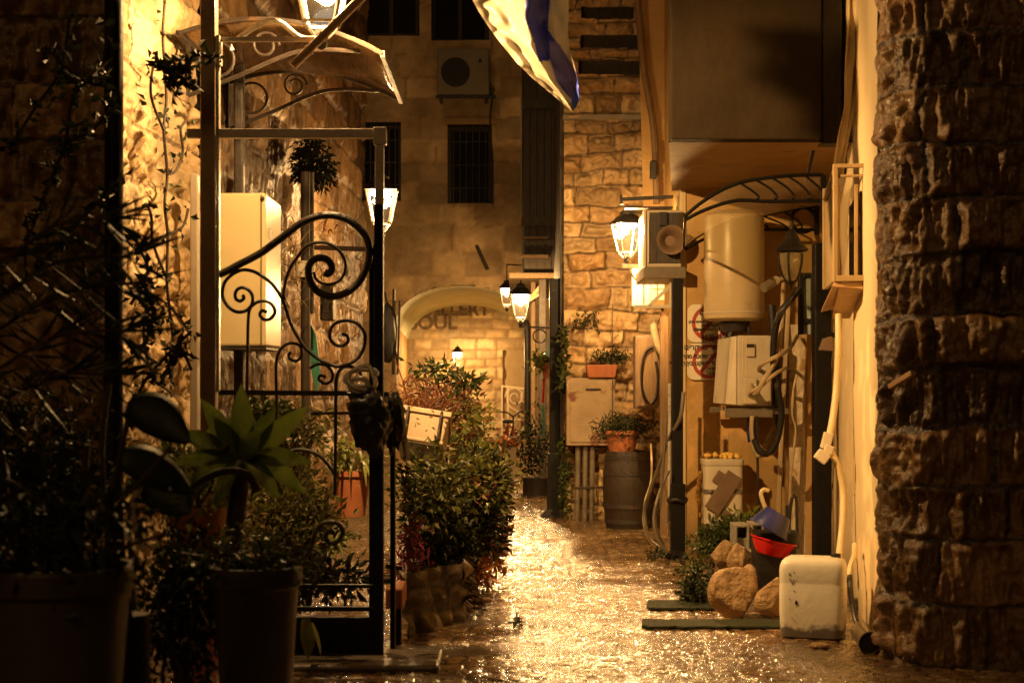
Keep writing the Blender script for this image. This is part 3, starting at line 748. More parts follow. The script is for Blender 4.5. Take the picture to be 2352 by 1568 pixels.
m = MB(); m.bar((PX(1205,YT),YT+.1,PZ(700,YT)),(PX(1243,YT),YT+.1,PZ(655,YT)),.04); m.bar((PX(1215,YT),YT+.1,PZ(690,YT)),(PX(1243,YT),YT+.1,PZ(672,YT)),.03); part(t,'brace',m,M['palewood'])
m = MB(); m.tube([(PX(1211,YB),YB-.4,PZ(1000,YB)),(PX(1211,YB),YB-.4,PZ(770,YB)),(PX(1208,YB),YB-.35,PZ(745,YB)),(PX(1200,YB),YB-.2,PZ(735,YB))],.05,10)
single('green_pipe','dull green drainpipe standing at the arch foot beside the scrolled gate','drainpipe',m,M['iron'],(PX(1211,YB),YB-.4,PZ(1000,YB)),smooth=40)
yb = 14.1; m = MB(); m.box((PX(1262,yb),yb-.05,0),(PX(1286,yb),yb+.05,PZ(640,yb)))
bp_ = thing('iron_post','tall black iron post with a wide foot carrying the far lantern arm','post',(PX(1273,yb),yb,0))
part(bp_,'pole',m,M['black'],bevel=.008)
m = MB(); zz = PZ(1040,yb); m.add([(PX(1256,yb),yb-.08,.0),(PX(1284,yb),yb-.08,0),(PX(1284,yb),yb+.06,0),(PX(1256,yb),yb+.06,0),(PX(1258,yb),yb-.07,zz),(PX(1292,yb),yb-.07,zz),(PX(1292,yb),yb+.06,zz),(PX(1258,yb),yb+.06,zz)],[(0,3,2,1),(4,5,6,7),(0,1,5,4),(1,2,6,5),(2,3,7,6),(3,0,4,7)])
m.add([(PX(1240,yb),yb-.12,.0),(PX(1296,yb),yb-.12,0),(PX(1296,yb),yb+.1,0),(PX(1240,yb),yb+.1,0),(PX(1258,yb),yb-.075,.08),(PX(1284,yb),yb-.075,.08),(PX(1284,yb),yb+.06,.08),(PX(1258,yb),yb+.06,.08)],[(0,3,2,1),(4,5,6,7),(0,1,5,4),(1,2,6,5),(2,3,7,6),(3,0,4,7)])
part(bp_,'foot',m,M['black'],bevel=.006)

# ------------------------------------------------------------------ pale stone pier
YS = 13.9; sx0, sx1 = PX(1295,YS), PX(1520,YS)
slots = [(PX(1333,YS),PX(1456,YS),PZ(47,YS),PZ(17,YS)),(PX(1335,YS),PX(1466,YS),PZ(112,YS),PZ(82,YS)),(PX(1328,YS),PX(1476,YS),PZ(172,YS),PZ(140,YS))]
def hole3(s, t):
    xw = sx0+s; h = np.zeros(s.shape,bool)
    for a_,b_,c_,d_ in slots: h |= (xw>a_)&(xw<b_)&(t>c_)&(t<d_)
    return h
cz = [PZ(v,YS) for v in (1215,1165,1115,1068,1012,965,918,872,830,793,757,712,662,622,582,548,515,474,425,390,350,308,277,262,222,185,138,112,82,47,17,-20,-60,-100)]
pt = thing('stone_pier','pale rough stone pier with dark slots lit by the arm lantern','wall',(sx0,YS,0))
me = stone_mesh('masonry', (sx0,YS), (sx1,YS), -.02, PZ(-90,YS), sw=(.2,.42), relief=.05, rough=.095, res=.0125, mortar=.011, pal=((.5,.36,.2),(.36,.24,.12),(.58,.44,.26),(.44,.31,.17)), mcol=(.09,.06,.03), seed=23, fx=9, fz=9, hole=hole3, offs=.07, wob=.034, courses=cz, off=(sx0,YS,0), back=False)
mesh_part(pt, 'masonry', me, M['stone'])
m = MB(); m.box((sx0+.01,YS+.12,-.02),(sx1+.3,YS+2.2,5.2)); part(pt,'core',m,M['darkwood'])
m = MB()
for (a_,b_,c_,d_) in slots[:1]: m.box((PX(1490,YS),YS-.05,PZ(276,YS)),(sx0-.01,YS+.1,PZ(264,YS)))
part(pt,'ledge',m,M['cinder'],bevel=.01)
m = MB(); m.box((sx0-.03,YS+.06,-.02),(sx0+.008,YS+2.2,5.2)); part(pt,'return_wall',m,M['darkwood'])
# plastered strip beside the pier + return to the ochre wall
YO = 11.25; ox0, ox1 = PX(1572,YO), PX(1872,YO)
m = MB(); m.add([(ox0,YO+.02,-.02),(sx1+.02,YS+.05,-.02),(sx1+.02,YS+.05,6),(ox0,YO+.02,6)],[(0,1,2,3)]); m.add([(PX(1490,YS-.4),YS-.1,PZ(705,YS)),(sx1+.02,YS-.1,PZ(705,YS)),(sx1+.02,YS-.1,6),(PX(1462,YS-.4),YS-.1,6)],[(0,1,2,3)])
single('side_wall','ochre plastered return wall between the stone pier and the sign wall','wall',m,M['ochre'],(ox0,YO,0))
m = MB(); m.tube(spline([(PX(1464,13.6),13.55,PZ(0,13.6)),(PX(1476,13.6),13.55,PZ(150,13.6)),(PX(1500,13.6),13.55,PZ(300,13.6)),(PX(1507,13.6),13.55,PZ(470,13.6))],6),.03,8)
single('old_pipe','old leaning rust brown pipe running down beside the slotted stone pier','drainpipe',m,M['wood'],(PX(1500,13.6),13.5,PZ(300,13.6)),smooth=40)

# ochre sign wall
def plaster_mesh(name, p0, p1, z0, z1, res=.02, amp=.006, seed=3, off=(0,0,0), hole=None):
    p0 = np.array(p0,float); p1 = np.array(p1,float); L = np.linalg.norm(p1-p0); d = (p1-p0)/L; n = np.array((d[1],-d[0]))
    ns = int(L/res)+2; nt = int((z1-z0)/res)+2
    s = np.linspace(0,L,ns)[None,:].repeat(nt,0); t = np.linspace(z0,z1,nt)[:,None].repeat(ns,1)
    dd = amp*2*(fbm(s*2.5,t*2.5,seed)-.5) + amp*.5*(fbm(s*14,t*14,seed+3)-.5)
    pk = fbm(s*4.5,t*5.5,seed+9,5); peel = sstep(.565,.58,pk)*sstep(2.3,1.2,t)
    dd = dd - .006*peel
    V = np.stack([p0[0]+d[0]*s+n[0]*dd, p0[1]+d[1]*s+n[1]*dd, t],-1)
    c = np.ones(s.shape+(3,))*(.72+.5*fbm(s*1.2,t*.7,seed+20,4))[...,None]
    c = c*(1-peel[...,None]) + peel[...,None]*np.array((1.2,1.15,1.1))
    foot_dark = sstep(.35,.0,t)[...,None]; c = c*(1-.45*foot_dark)  # darker towards the foot of the wall
    return grid_mesh(name, V, c, None if hole is None else ~hole(s,t), None, off)
M['ochre_attr'] = pm('ochre_plaster_worn', (.56,.36,.13), (.45,.27,.085), 3.2, .66, .15, .5, 18, attr=True, c3=(.5,.38,.2), s3=5, t3=(.64,.68), bdist=.015)
M['cream_attr'] = pm('cream_plaster_worn', (.8,.66,.42), (.72,.58,.34), 1.4, .58, .1, .15, 22, attr=True, bdist=.01, stretch=(1,1,.3))
wt = thing('ochre_wall','worn ochre plaster wall behind the water tank and the paper signs','wall',(ox0,YO,0))
me = plaster_mesh('plaster',(ox0,YO),(ox1+.3,YO),-.02,2.75,seed=31,off=(ox0,YO,0)); mesh_part(wt,'plaster',me,M['ochre_attr'])
m = MB(); m.box((ox0-.03,YO-.015,-.02),(ox0+.012,YO+.3,2.75)); part(wt,'corner_edge',m,M['cream'],bevel=.008)
# overhanging bay
Y1 = 8.95; z_ = PZ(320,Y1); b0, b1 = PX(1541,Y1), PX(1888,Y1)
ob = thing('overhanging_bay','plain dark brown upper bay jutting over the sign wall','building',(b0,Y1,z_))
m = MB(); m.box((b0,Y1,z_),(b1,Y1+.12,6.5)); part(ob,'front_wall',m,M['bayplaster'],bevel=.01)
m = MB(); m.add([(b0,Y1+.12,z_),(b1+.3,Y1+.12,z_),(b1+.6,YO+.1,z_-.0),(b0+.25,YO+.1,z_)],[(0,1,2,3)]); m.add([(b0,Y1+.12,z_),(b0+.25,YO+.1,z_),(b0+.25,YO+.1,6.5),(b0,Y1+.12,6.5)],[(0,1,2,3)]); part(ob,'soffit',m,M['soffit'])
# cream wall along the lane
def CW(Y): return 1.79 + .139*(Y-7.78)
cw = thing('cream_wall','smooth cream plaster wall with the window box and white conduit','wall',(CW(9),9,0))
me = plaster_mesh('plaster',(CW(11.3),11.3),(CW(8.55),8.55),-.02,6.5,res=.03,seed=57,amp=.004,off=(CW(9),9,0)); mesh_part(cw,'plaster',me,M['cream_attr'])
me = plaster_mesh('plaster',(CW(8.55)-.035,8.55),(CW(7.15)-.035,7.15),-.02,6.5,res=.03,seed=58,amp=.004,off=(CW(9),9,0)); mesh_part(cw,'plaster',me,M['cream_attr'],label='front half of the cream wall, a thumb thicker')
m = MB(); m.add([(CW(8.55)-.035,8.55,-.02),(CW(8.55)+.02,8.56,-.02),(CW(8.55)+.02,8.56,6.5),(CW(8.55)-.035,8.55,6.5)],[(0,1,2,3)]); part(cw,'step_edge',m,M['cream'])
m = MB(); m.box((CW(11.3)-.0,11.32,-.02),(CW(11.3)+.9,11.5,6.5)); part(cw,'end_wall',m,M['cream'])

# rough pillar on the near side
pl = thing('rough_pillar','massive rough chiselled stone pillar nearest the viewer','pillar',(1.6,6.7,0))
cz = [PZ(v,6.75) for v in (1640,1515,1378,1235,1110,985,850,728,590,465,340,215,90,-40,-160,-290)]
rx = PX(2010,6.85)
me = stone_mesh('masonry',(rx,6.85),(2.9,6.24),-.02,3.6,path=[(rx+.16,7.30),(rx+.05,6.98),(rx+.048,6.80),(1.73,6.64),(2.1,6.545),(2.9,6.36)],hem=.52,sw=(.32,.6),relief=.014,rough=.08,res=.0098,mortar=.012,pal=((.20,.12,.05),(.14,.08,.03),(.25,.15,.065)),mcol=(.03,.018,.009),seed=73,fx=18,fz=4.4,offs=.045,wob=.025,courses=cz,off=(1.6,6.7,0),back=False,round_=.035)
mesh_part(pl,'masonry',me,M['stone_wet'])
m = MB(); m.add([(rx+.1,7.05,-.02),(3.0,6.8,-.02),(3.4,7.4,-.02),(rx+.2,7.3,-.02),(rx+.1,7.05,3.6),(3.0,6.8,3.6),(3.4,7.4,3.6),(rx+.2,7.3,3.6)],[(0,3,2,1),(4,5,6,7),(0,1,5,4),(1,2,6,5),(2,3,7,6),(3,0,4,7)]); part(pl,'core',m,M['darkwood'])

# ------------------------------------------------------------------ left side walls
lw = thing('lit_wall','rough stone house corner flooded with light from the gate lantern','wall',(-1.72,7.4,0))
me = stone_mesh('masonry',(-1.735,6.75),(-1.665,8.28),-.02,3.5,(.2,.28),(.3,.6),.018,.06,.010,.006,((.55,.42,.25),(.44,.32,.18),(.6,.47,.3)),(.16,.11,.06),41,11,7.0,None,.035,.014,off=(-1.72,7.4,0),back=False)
mesh_part(lw,'masonry',me,M['stone'])
m = MB(); m.box((-2.3,6.8,-.02),(-1.8,8.3,3.5)); part(lw,'core',m,M['darkwood'])
dw = thing('shaded_wall','dim rough stone wall with creepers at the lane entrance','wall',(-2.2,6.6,0))
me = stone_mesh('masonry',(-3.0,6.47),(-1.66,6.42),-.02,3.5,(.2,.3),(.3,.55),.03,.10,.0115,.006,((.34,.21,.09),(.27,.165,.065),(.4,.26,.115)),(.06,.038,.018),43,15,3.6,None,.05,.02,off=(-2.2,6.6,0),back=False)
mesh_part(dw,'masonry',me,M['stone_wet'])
m = MB(); m.tube([(-1.62,6.38,0),(-1.62,6.38,3.4)],.038,14)
single('black_drainpipe','straight black drainpipe at the corner of the shaded stone wall','drainpipe',m,M['black'],(-1.62,6.38,0),smooth=40)
# long house wall further on
hw = thing('old_house_wall','streaked old stone house side running along behind the gate','wall',(-1.6,11,0))
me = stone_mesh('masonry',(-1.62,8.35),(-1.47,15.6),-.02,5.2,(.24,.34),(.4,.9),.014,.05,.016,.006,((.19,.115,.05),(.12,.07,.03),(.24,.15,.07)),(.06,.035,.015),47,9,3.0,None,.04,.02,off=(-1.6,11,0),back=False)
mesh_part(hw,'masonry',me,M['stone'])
m = MB(); m.box((-2.6,8.4,-.02),(-1.7,15.7,5.2)); m.box((-2.6,15.7,-.02),(-1.52,15.78,5.2)); part(hw,'core',m,M['darkwood'])

# ------------------------------------------------------------------ gate frame and gate
YG2 = 6.8
gf = thing('gate_frame','slim grey metal portal frame standing at the lane entrance','gate frame',(PX(700,YG2),YG2,0))
zt, zb_ = PZ(297,YG2), PZ(318,YG2)
m = MB(); m.box((PX(463,YG2),YG2-.035,0),(PX(498,YG2),YG2+.035,3.3)); part(gf,'post',m,M['postbrown'],bevel=.006)
m = MB(); m.box((PX(499,YG2),YG2-.02,PZ(900,YG2)),(PX(505,YG2),YG2+.02,PZ(95,YG2))); m.box((PX(499,YG2),YG2-.04,PZ(150,YG2)),(PX(508,YG2),YG2+.03,PZ(85,YG2))); part(gf,'lit_edge_strip',m,M['lampmetal'],bevel=.003)  # pale strip paints the lamp-lit inner edge of the post
m = MB(); m.box((PX(430,YG2),YG2-.02,zb_),(PX(462,YG2),YG2+.02,zt)); m.box((PX(499,YG2),YG2-.02,zb_),(PX(884,YG2),YG2+.02,zt)); m.box((PX(858,YG2),YG2-.026,zb_-.03),(PX(888,YG2),YG2+.026,zt+.006)); part(gf,'lintel',m,M['greypost'],bevel=.004)
m = MB(); m.box((PX(862,YG2),YG2-.02,PZ(470,YG2)),(PX(882,YG2),YG2+.02,zb_-.031)); part(gf,'post',m,M['greypost'],bevel=.004,label='pale upper half of the thin gate post')
m = MB(); m.box((PX(860,YG2),YG2-.024,0),(PX(881,YG2),YG2+.024,PZ(470,YG2)-.002)); m.box((PX(846,YG2),YG2+.03,.02),(PX(859,YG2),YG2+.06,PZ(560,YG2))); part(gf,'post',m,M['black'],bevel=.004,label='black lower half of the thin gate post')
m = MB(); m.bar((PX(503,YG2),YG2,PZ(91,YG2)),(PX(722,YG2),YG2,PZ(91,YG2)),.018,.02); part(gf,'lamp_rail',m,M['greypost'])
m = MB(); m.tube(spline([(PX(735,7.0),7.0,PZ(88,7)),(PX(690,6.95),6.95,PZ(92,7)),(PX(640,6.9),6.9,PZ(50,6.9)),(PX(600,6.9),6.9,PZ(55,6.9)),(PX(545,6.85),6.85,PZ(90,6.85))],6),.012,6); part(gf,'lamp_wire',m,M['lampmetal'])
m = MB(); A=(PX(672,6.7),6.7,PZ(152,6.7)); B=(PX(840,6.75),6.75,PZ(-14,6.75)); m.tube([A,B],.019,10)
for k in (.22,.42,.6): 
    a = Vector(A).lerp(Vector(B),k-.01); b = Vector(A).lerp(Vector(B),k+.01); m.tube([a,b],.023,10)
single('wooden_strut','bare jointed pole slanting up in front of the gate lantern','pole',m,M['palewood'],A,smooth=40)

# the scrolled leaf -- traced on crop coordinates u=402+.25x  v=392+.25y
gl = thing('iron_gate','black wrought iron gate leaf with big spiral scrolls','gate',(PX(680,YG2),YG2,0))
def G(pts, y=YG2): return [P(402+.25*a, 392+.25*b, y) for a, b in pts]
def scroll(name, pts, r, smooth_n=5, taper=False):
    q = spline(G(pts), smooth_n); m = MB()
    rr = [r*(1-.45*i/(len(q)-1)) for i in range(len(q))] if taper else r
    m.tube(q, rr, 8); return part(gl, name, m, M['iron'], 45)
scroll('top_rail',[(405,955),(500,910),(600,855),(700,805),(800,748),(880,690),(960,630),(1040,570),(1110,515),(1180,470),(1250,440),(1330,415),(1410,408),(1500,418),(1580,445),(1650,490),(1710,545),(1760,620),(1785,720),(1775,830),(1740,930),(1690,1020),(1620,1090),(1540,1135),(1450,1155),(1370,1140),(1300,1100),(1250,1030),(1228,950),(1230,880),(1265,825),(1320,800),(1385,808),(1430,850),(1440,905),(1410,945),(1375,935)],.0165,5)
scroll('scroll',[(1010,1190),(1000,1120),(1020,1000),(1060,890),(1120,800),(1200,700),(1280,665),(1370,660),(1450,690),(1520,750),(1565,840),(1560,930),(1520,1000),(1450,1040),(1370,1040),(1300,1000),(1275,930)],.0072)
scroll('scroll',[(620,1140),(633,1170),(600,1197),(562,1180),(553,1130),(580,1085),(635,1075),(690,1110),(715,1170),(700,1240),(640,1290),(560,1295),(490,1250),(445,1180),(435,1110),(460,1020),(530,950),(620,912),(720,925),(810,975),(890,1040),(960,1130),(1000,1210),(1030,1300),(1070,1420),(1130,1530),(1200,1630),(1290,1710),(1390,1765),(1490,1795),(1590,1775),(1680,1720),(1735,1620),(1745,1510),(1700,1425),(1630,1385),(1550,1378),(1470,1405),(1425,1470),(1430,1550),(1480,1600),(1545,1605),(1590,1565),(1580,1515),(1535,1500)],.0078,5)
scroll('scroll',[(700,1245),(760,1205),(830,1198),(895,1235),(918,1300),(880,1358),(820,1368),(780,1325),(800,1285),(845,1300)],.0075)
scroll('bar',[(700,1245),(680,1300),(672,1400),(668,1600),(662,2000),(655,2300),(650,2600)],.0072)
scroll('scroll',[(935,2480),(933,2100),(928,1820),(945,1690),(1000,1608),(1075,1583),(1150,1612),(1165,1690),(1120,1745),(1060,1730),(1045,1690),(1070,1665)],.0072)
scroll('scroll',[(1240,1815),(1300,1780),(1385,1785),(1445,1850),(1440,1920),(1385,1955),(1325,1920),(1335,1880),(1385,1895)],.0072)
scroll('bar',[(1468,2980),(1475,2500),(1478,2050),(1490,1880),(1545,1805),(1620,1800),(1690,1840),(1720,1900)],.0078)
scroll('scroll',[(700,3050),(730,2900),(800,2850),(900,2700),(1020,2600),(1150,2560),(1300,2600),(1400,2690),(1480,2800)],.008)
def G5(pts): return [(( (516.8+.25*a)-402)/.25, ((1176.6+.25*b)-392)/.25) for a, b in pts]
scroll('scroll',G5([(1000,190),(975,165),(935,190),(930,240),(985,285),(1050,250),(1085,180),(1050,110),(970,85),(880,110),(825,190),(800,300),(740,390),(660,440),(600,440)]),.010)
scroll('scroll',G5([(760,560),(790,545),(805,590),(770,625),(710,600),(690,540),(730,470),(800,465),(850,520),(860,600),(810,670),(740,680)]),.010)
m = MB(); m.bar(G([(405,2036)])[0],G([(1840,2046)])[0],.016,.022); m.bar(G([(1250,2228)])[0],G([(1620,2225)])[0],.010,.012); part(gl,'rail',m,M['iron'])
m = MB(); zz=[PZ(v,YG2) for v in (1341,1349,1392,1402,1416,1428)]
for a_,b_ in ((0,1),(2,3),(4,5)): m.box((PX(505,YG2),YG2-.018,zz[b_]),(PX(858,YG2),YG2+.018,zz[a_]))
part(gl,'lower_rail',m,M['black'],bevel=.004)
m = MB(); m.box((PX(505,YG2),YG2-.006,.03),(PX(858,YG2),YG2+.006,zz[5]-.002)); part(gl,'kick_plate',m,M['black'])
# chain lock ring and black bag on the gate post
m = MB(); c_ = P(830,868,6.72)
m.tube([(c_[0]+.062*math.cos(a*.35)+.01*math.sin(a*.9),c_[1]+.02*math.sin(a*.35),c_[2]+.045*math.sin(a*.35)+.01*math.cos(a*.6)) for a in range(34)],.011,8)
m.tube([(c_[0]-.01+.04*math.cos(a*.4),c_[1]-.01,c_[2]-.03+.03*math.sin(a*.4)) for a in range(30)],.011,8)
single('chain_lock','coiled bicycle chain lock looped round the gate post','lock',m,M['lampmetal'],c_,smooth=60)
rng = np.random.default_rng(3)
def lumpy(mb, c, r, n=36, m_=24, amp=.18, fr=2.2, seed=1):
    th = np.linspace(-math.pi/2, math.pi/2, m_+1)[:,None]; ph = np.linspace(0,2*math.pi,n+1)[None,:]
    dx = np.cos(th)*np.cos(ph); dy = np.cos(th)*np.sin(ph); dz = np.sin(th)+0*ph
    k = 1+amp*2*(fbm(dx*fr+dz*1.3+11,dy*fr+dz*.7+5,seed,4)-.5)+amp*.8*(fbm(dx*fr*2+7,dz*fr*2+3,seed+3,3)-.5)
    rows = [[(c[0]+r[0]*dx[i,j]*k[i,j%n], c[1]+r[1]*dy[i,j]*k[i,j%n], c[2]+r[2]*dz[i,j]*k[i,j%n]) for j in range(n+1)] for i in range(m_+1)]
    mb.sheet(rows)
m = MB(); c_ = P(852,965,6.72); lumpy(m,P(845,940,6.72),(.08,.06,.085),amp=.55,fr=2.4,seed=4); lumpy(m,P(850,985,6.72),(.085,.06,.10),amp=.5,fr=2.2,seed=9); lumpy(m,P(903,975,6.85),(.042,.05,.12),amp=.5,fr=2.4,seed=8)
single('black_bag','dark bulging black bag tied to the thin gate post','bag',m,M['plastic_bag'],c_,smooth=60)
# second post and bench just behind the gate post
Yp = 7.2; rp = thing('railing','low dark railing with box planters behind the thin gate post','railing',(PX(910,Yp),Yp,0))
m = MB(); m.box((PX(905,Yp),Yp-.03,0),(PX(922,Yp),Yp+.03,PZ(1395,Yp)-.002)); part(rp,'leg',m,M['black'],bevel=.004)
m = MB(); m.box((PX(897,7.05),7.02,0),(PX(908,7.05),7.08,PZ(905,7.05))); part(rp,'leg',m,M['black'],bevel=.004,label='tall black rail upright')
m = MB(); m.box((PX(888,Yp),Yp-.05,PZ(1395,Yp)),(PX(926,Yp),Yp+.25,PZ(1348,Yp))); part(rp,'end_box',m,M['terra'],bevel=.008)
m = MB(); m.bar(P(888,1300,Yp),P(922,1305,Yp+.05),.02); m.bar(P(880,905,7.1),P(915,935,8.6),.05,.02); part(rp,'rail',m,M['black'])
m = MB(); m.box((PX(640,6.6),6.5,0),(PX(1010,6.6),6.92,.03)); single('stone_sill','low worn stone sill under the iron gate','sill',m,M['slab'],(PX(800,6.6),6.6,0),bevel=.012)

# canopy over the side door
def canopy(name,label,xw,xt,zw,zm,zt_,ya,yb,mat,bracket,n=14):
    """xw wall end, xt tip; arc through zw, zm, zt"""
    r = thing(name,label,'canopy',(xw,ya,zw))
    def pt(t): return xw+(xt-xw)*t, zw*(1-t)*(1-2*t)+zm*4*t*(1-t)*1.0+zt_*t*(2*t-1)
    rows = []
    for j in range(5):
        yv = ya+(yb-ya)*j/4; rows.append([(pt(i/n)[0],yv,pt(i/n)[1]+.012*math.sin(j*1.7+i*.6)) for i in range(n+1)])
    m = MB(); m.sheet(rows); part(r,'sheet',m,mat,60,solid=.006)
    m = MB()
    for yv in (ya,yb): m.tube([(pt(i/n)[0],yv,pt(i/n)[1]) for i in range(n+1)],.011,6)
    m.bar((xt,ya,zt_),(xt,yb,zt_),.022,.03); m.bar((xw,ya,zw),(xw,yb,zw),.03); part(r,'rim',m,bracket)
    return r, pt
lc, pt_ = canopy('door_canopy','smoky curved canopy jutting from the house by the gate lantern',-1.62,-.63,2.90,2.965,2.80,7.62,8.9,M['poly'],M['iron'])
for yv in (7.75, 8.8):
    m = MB(); 
    m.bar((-1.6,yv,2.62),(-1.6,yv,2.9),.02); m.tube(spline([(-1.6,yv,2.62),(-1.35,yv,2.72),(-1.05,yv,2.84),(-.75,yv,2.84)],6),.011,6)
    m.tube([(-1.46+.085*math.cos(a*math.pi/12),yv,2.80+.085*math.sin(a*math.pi/12)) for a in range(25)],.008,6)
    m.tube(spiral(-1.22,2.87,.07,.03,0,1.4,yv,24),.007,6)
    part(lc,'bracket',m,M['iron'])
# cream cabinet on the left house
Yc = 8.2; cb = thing('utility_cabinet','tall plain cream utility cabinet hung behind the gate scrolls','cabinet',(PX(575,Yc),Yc,PZ(795,Yc)))
m = MB(); m.box((PX(500,Yc),Yc,PZ(795,Yc)),(PX(610,Yc),Yc+.55,PZ(443,Yc))); part(cb,'body',m,M['cabinet'],bevel=.012)
m = MB(); m.box((PX(599,Yc),Yc-.006,PZ(790,Yc)),(PX(601,Yc),Yc-.001,PZ(447,Yc))); m.box((PX(500,Yc)-.0,Yc-.01,PZ(797,Yc)-.012),(PX(612,Yc),Yc+.56,PZ(796,Yc)-.002)); part(cb,'door_seam',m,M['iron'])
m = MB(); m.ell((PX(603,Yc),Yc-.008,PZ(456,Yc)),(.012,.008,.012),10,6); part(cb,'knob',m,M['iron'],60)
m = MB(); m.box((PX(610,Yc)+.001,Yc+.1,PZ(545,Yc)),(PX(610,Yc)+.015,Yc+.14,PZ(520,Yc))); part(cb,'latch',m,M['lampmetal'])
Yj = 7.7; m = MB(); m.box((PX(438,Yj),Yj-.02,0),(PX(455,Yj),Yj+.05,PZ(400,Yj))); single('door_jamb','pale grey narrow jamb standing between lit wall and gate frame','jamb',m,M['jambgrey'],(PX(446,Yj),Yj,0),bevel=.006)
m = MB(); m.box((PX(540,8.6),8.55,0),(PX(562,8.6),8.62,3.1)); single('dark_downpipe','dark downpipe running down the old house above the cream cabinet','drainpipe',m,M['iron'],(PX(550,8.6),8.6,0),bevel=.01)
m = MB(); yq=9.6; m.tube([(PX(702,yq),yq,0),(PX(702,yq),yq,PZ(395,yq))],.03,10); m.tube([(PX(716,yq),yq+.02,PZ(720,yq)),(PX(716,yq),yq+.02,PZ(395,yq))],.012,8)
tp = single('wooden_pole','dark rough pole standing behind the spiral of the gate','pole',m,M['darkwood'],(PX(702,yq),yq,0),smooth=40)
m = MB(); m.obox(P(704,618,9.55),(.10,.012,.10),(0,.05,0)); single('paper_note','small blank pale square note on the dark rough pole','note',m,M['signwhite'],P(704,618,9.55))
m = MB(); pts = [P(u,v,10) for u,v in ((712,740),(726,770),(735,850),(728,905),(716,860),(710,790))]; m.prism(pts,(.0,.03,0)); single('teal_cloth','strip of teal green cloth hanging behind the gate','cloth',m,M['teal'],pts[0],bevel=.004)
# wall box / dark shutters further on the old house
for k,(u0,u1,v0,v1,Y,nm,lb) in enumerate(((735,765,655,735,10.8,'meter_box','small dark meter box on the old house inside the gate spiral'),)):
    m = MB(); m.box((PX(u0,Y),Y,PZ(v1,Y)),(PX(u1,Y),Y+.2,PZ(v0,Y))); r = thing(nm,lb,'box',(PX(u0,Y),Y,PZ(v1,Y))); part(r,'body',m,M['darkwood'],bevel=.008)
    m = MB(); m.box((PX(u0+6,Y),Y-.01,PZ(v1-16,Y)),(PX(u1-6,Y),Y-.001,PZ(v0+16,Y))); part(r,'lid',m,M['iron'])
# shop sign boards at the far left corner near the arch
Yk=16.2; m = MB(); lumpy(m,P(890,765,Yk),(.10,.05,.30),amp=.15,seed=12); r=thing('folded_parasol','dark folded parasol leaning at the end of the old house','parasol',P(893,880,Yk)); part(r,'canopy',m,M['blackplastic'],60)
m = MB(); m.tube([P(884,670,Yk),P(914,840,Yk)],.012,6); m.tube([P(905,664,Yk),P(903,860,Yk)],.016,6); m.bar(P(918,690,Yk),P(913,860,Yk),.02); part(r,'pole',m,M['darkwood'])

# ------------------------------------------------------------------ flag
def flag():
    n, mrow = 110, 110
    Yf = 7.6
    left = [(1082,-6),(1100,28),(1122,62),(1150,100),(1190,148),(1225,182),(1262,212),(1290,236),(1313,256)]
    right = [(1306,-6),(1306,40),(1305,75),(1308,110),(1318,148),(1325,175),(1330,205),(1332,228),(1318,255)]
    def ip(L, t):
        k = t*(len(L)-1); i = min(int(k), len(L)-2); f_ = k-i; return L[i][0]*(1-f_)+L[i+1][0]*f_, L[i][1]*(1-f_)+L[i+1][1]*f_
    V = np.zeros((mrow+1,n+1,3)); C = np.zeros((mrow+1,n+1,3))
    white = np.array((.34,.31,.25)); blue = np.array((.02,.025,.2)); lav = np.array((.11,.10,.3))
    def inp(u,v,pl):
        c=False; j=len(pl)-1
        for i in range(len(pl)):
            if (pl[i][1]>v)!=(pl[j][1]>v) and u < (pl[j][0]-pl[i][0])*(v-pl[i][1])/(pl[j][1]-pl[i][1])+pl[i][0]: c=not c
            j=i
        return c
    bA=[(1206,-10),(1264,-10),(1259,60),(1264,138),(1238,143),(1226,95),(1207,45)]
    bB=[(1252,62),(1286,105),(1327,172),(1322,190),(1315,232),(1298,214),(1278,188),(1264,140)]
    bC=[(1322,178),(1340,170),(1340,245),(1318,250),(1312,228)]
    for i in range(mrow+1):
        t = i/mrow; a = ip(left,t); b = ip(right,t)
        for j in range(n+1):
            s = j/n; u = a[0]+(b[0]-a[0])*s; v = a[1]+(b[1]-a[1])*s
            fold = .085*math.sin(s*8.5+t*1.8)*(1-t*.5)+.03*math.sin(s*19+t*7)+ .016*math.sin(t*46+s*9)*max(0,1-s/.3)+.012*math.sin(t*17-s*23)
            V[i,j] = P(u,v,Yf+fold)
            c = white
            if inp(u,v,bA): c = blue
            elif inp(u,v,bB): c = lav if v > 95 else blue*1.6
            elif inp(u,v,bC): c = np.array((.05,.08,.5))
            elif s > .82 and v < 170: c = white*1.25
            C[i,j] = c
    return V, C
M['flagcloth'] = pm('flag_satin', (1,1,1), (.9,.88,.85), 9, .4, .1, .15, 40, attr=True, transl=.4, spec=.5)
V, C = flag(); fo = P(1200,100,7.6)
fg = thing('flag','white and blue flag hanging in folds at the top of the lane','flag',fo)
me = grid_mesh('cloth',V,C,None,None,fo); mesh_part(fg,'cloth',me,M['flagcloth'])

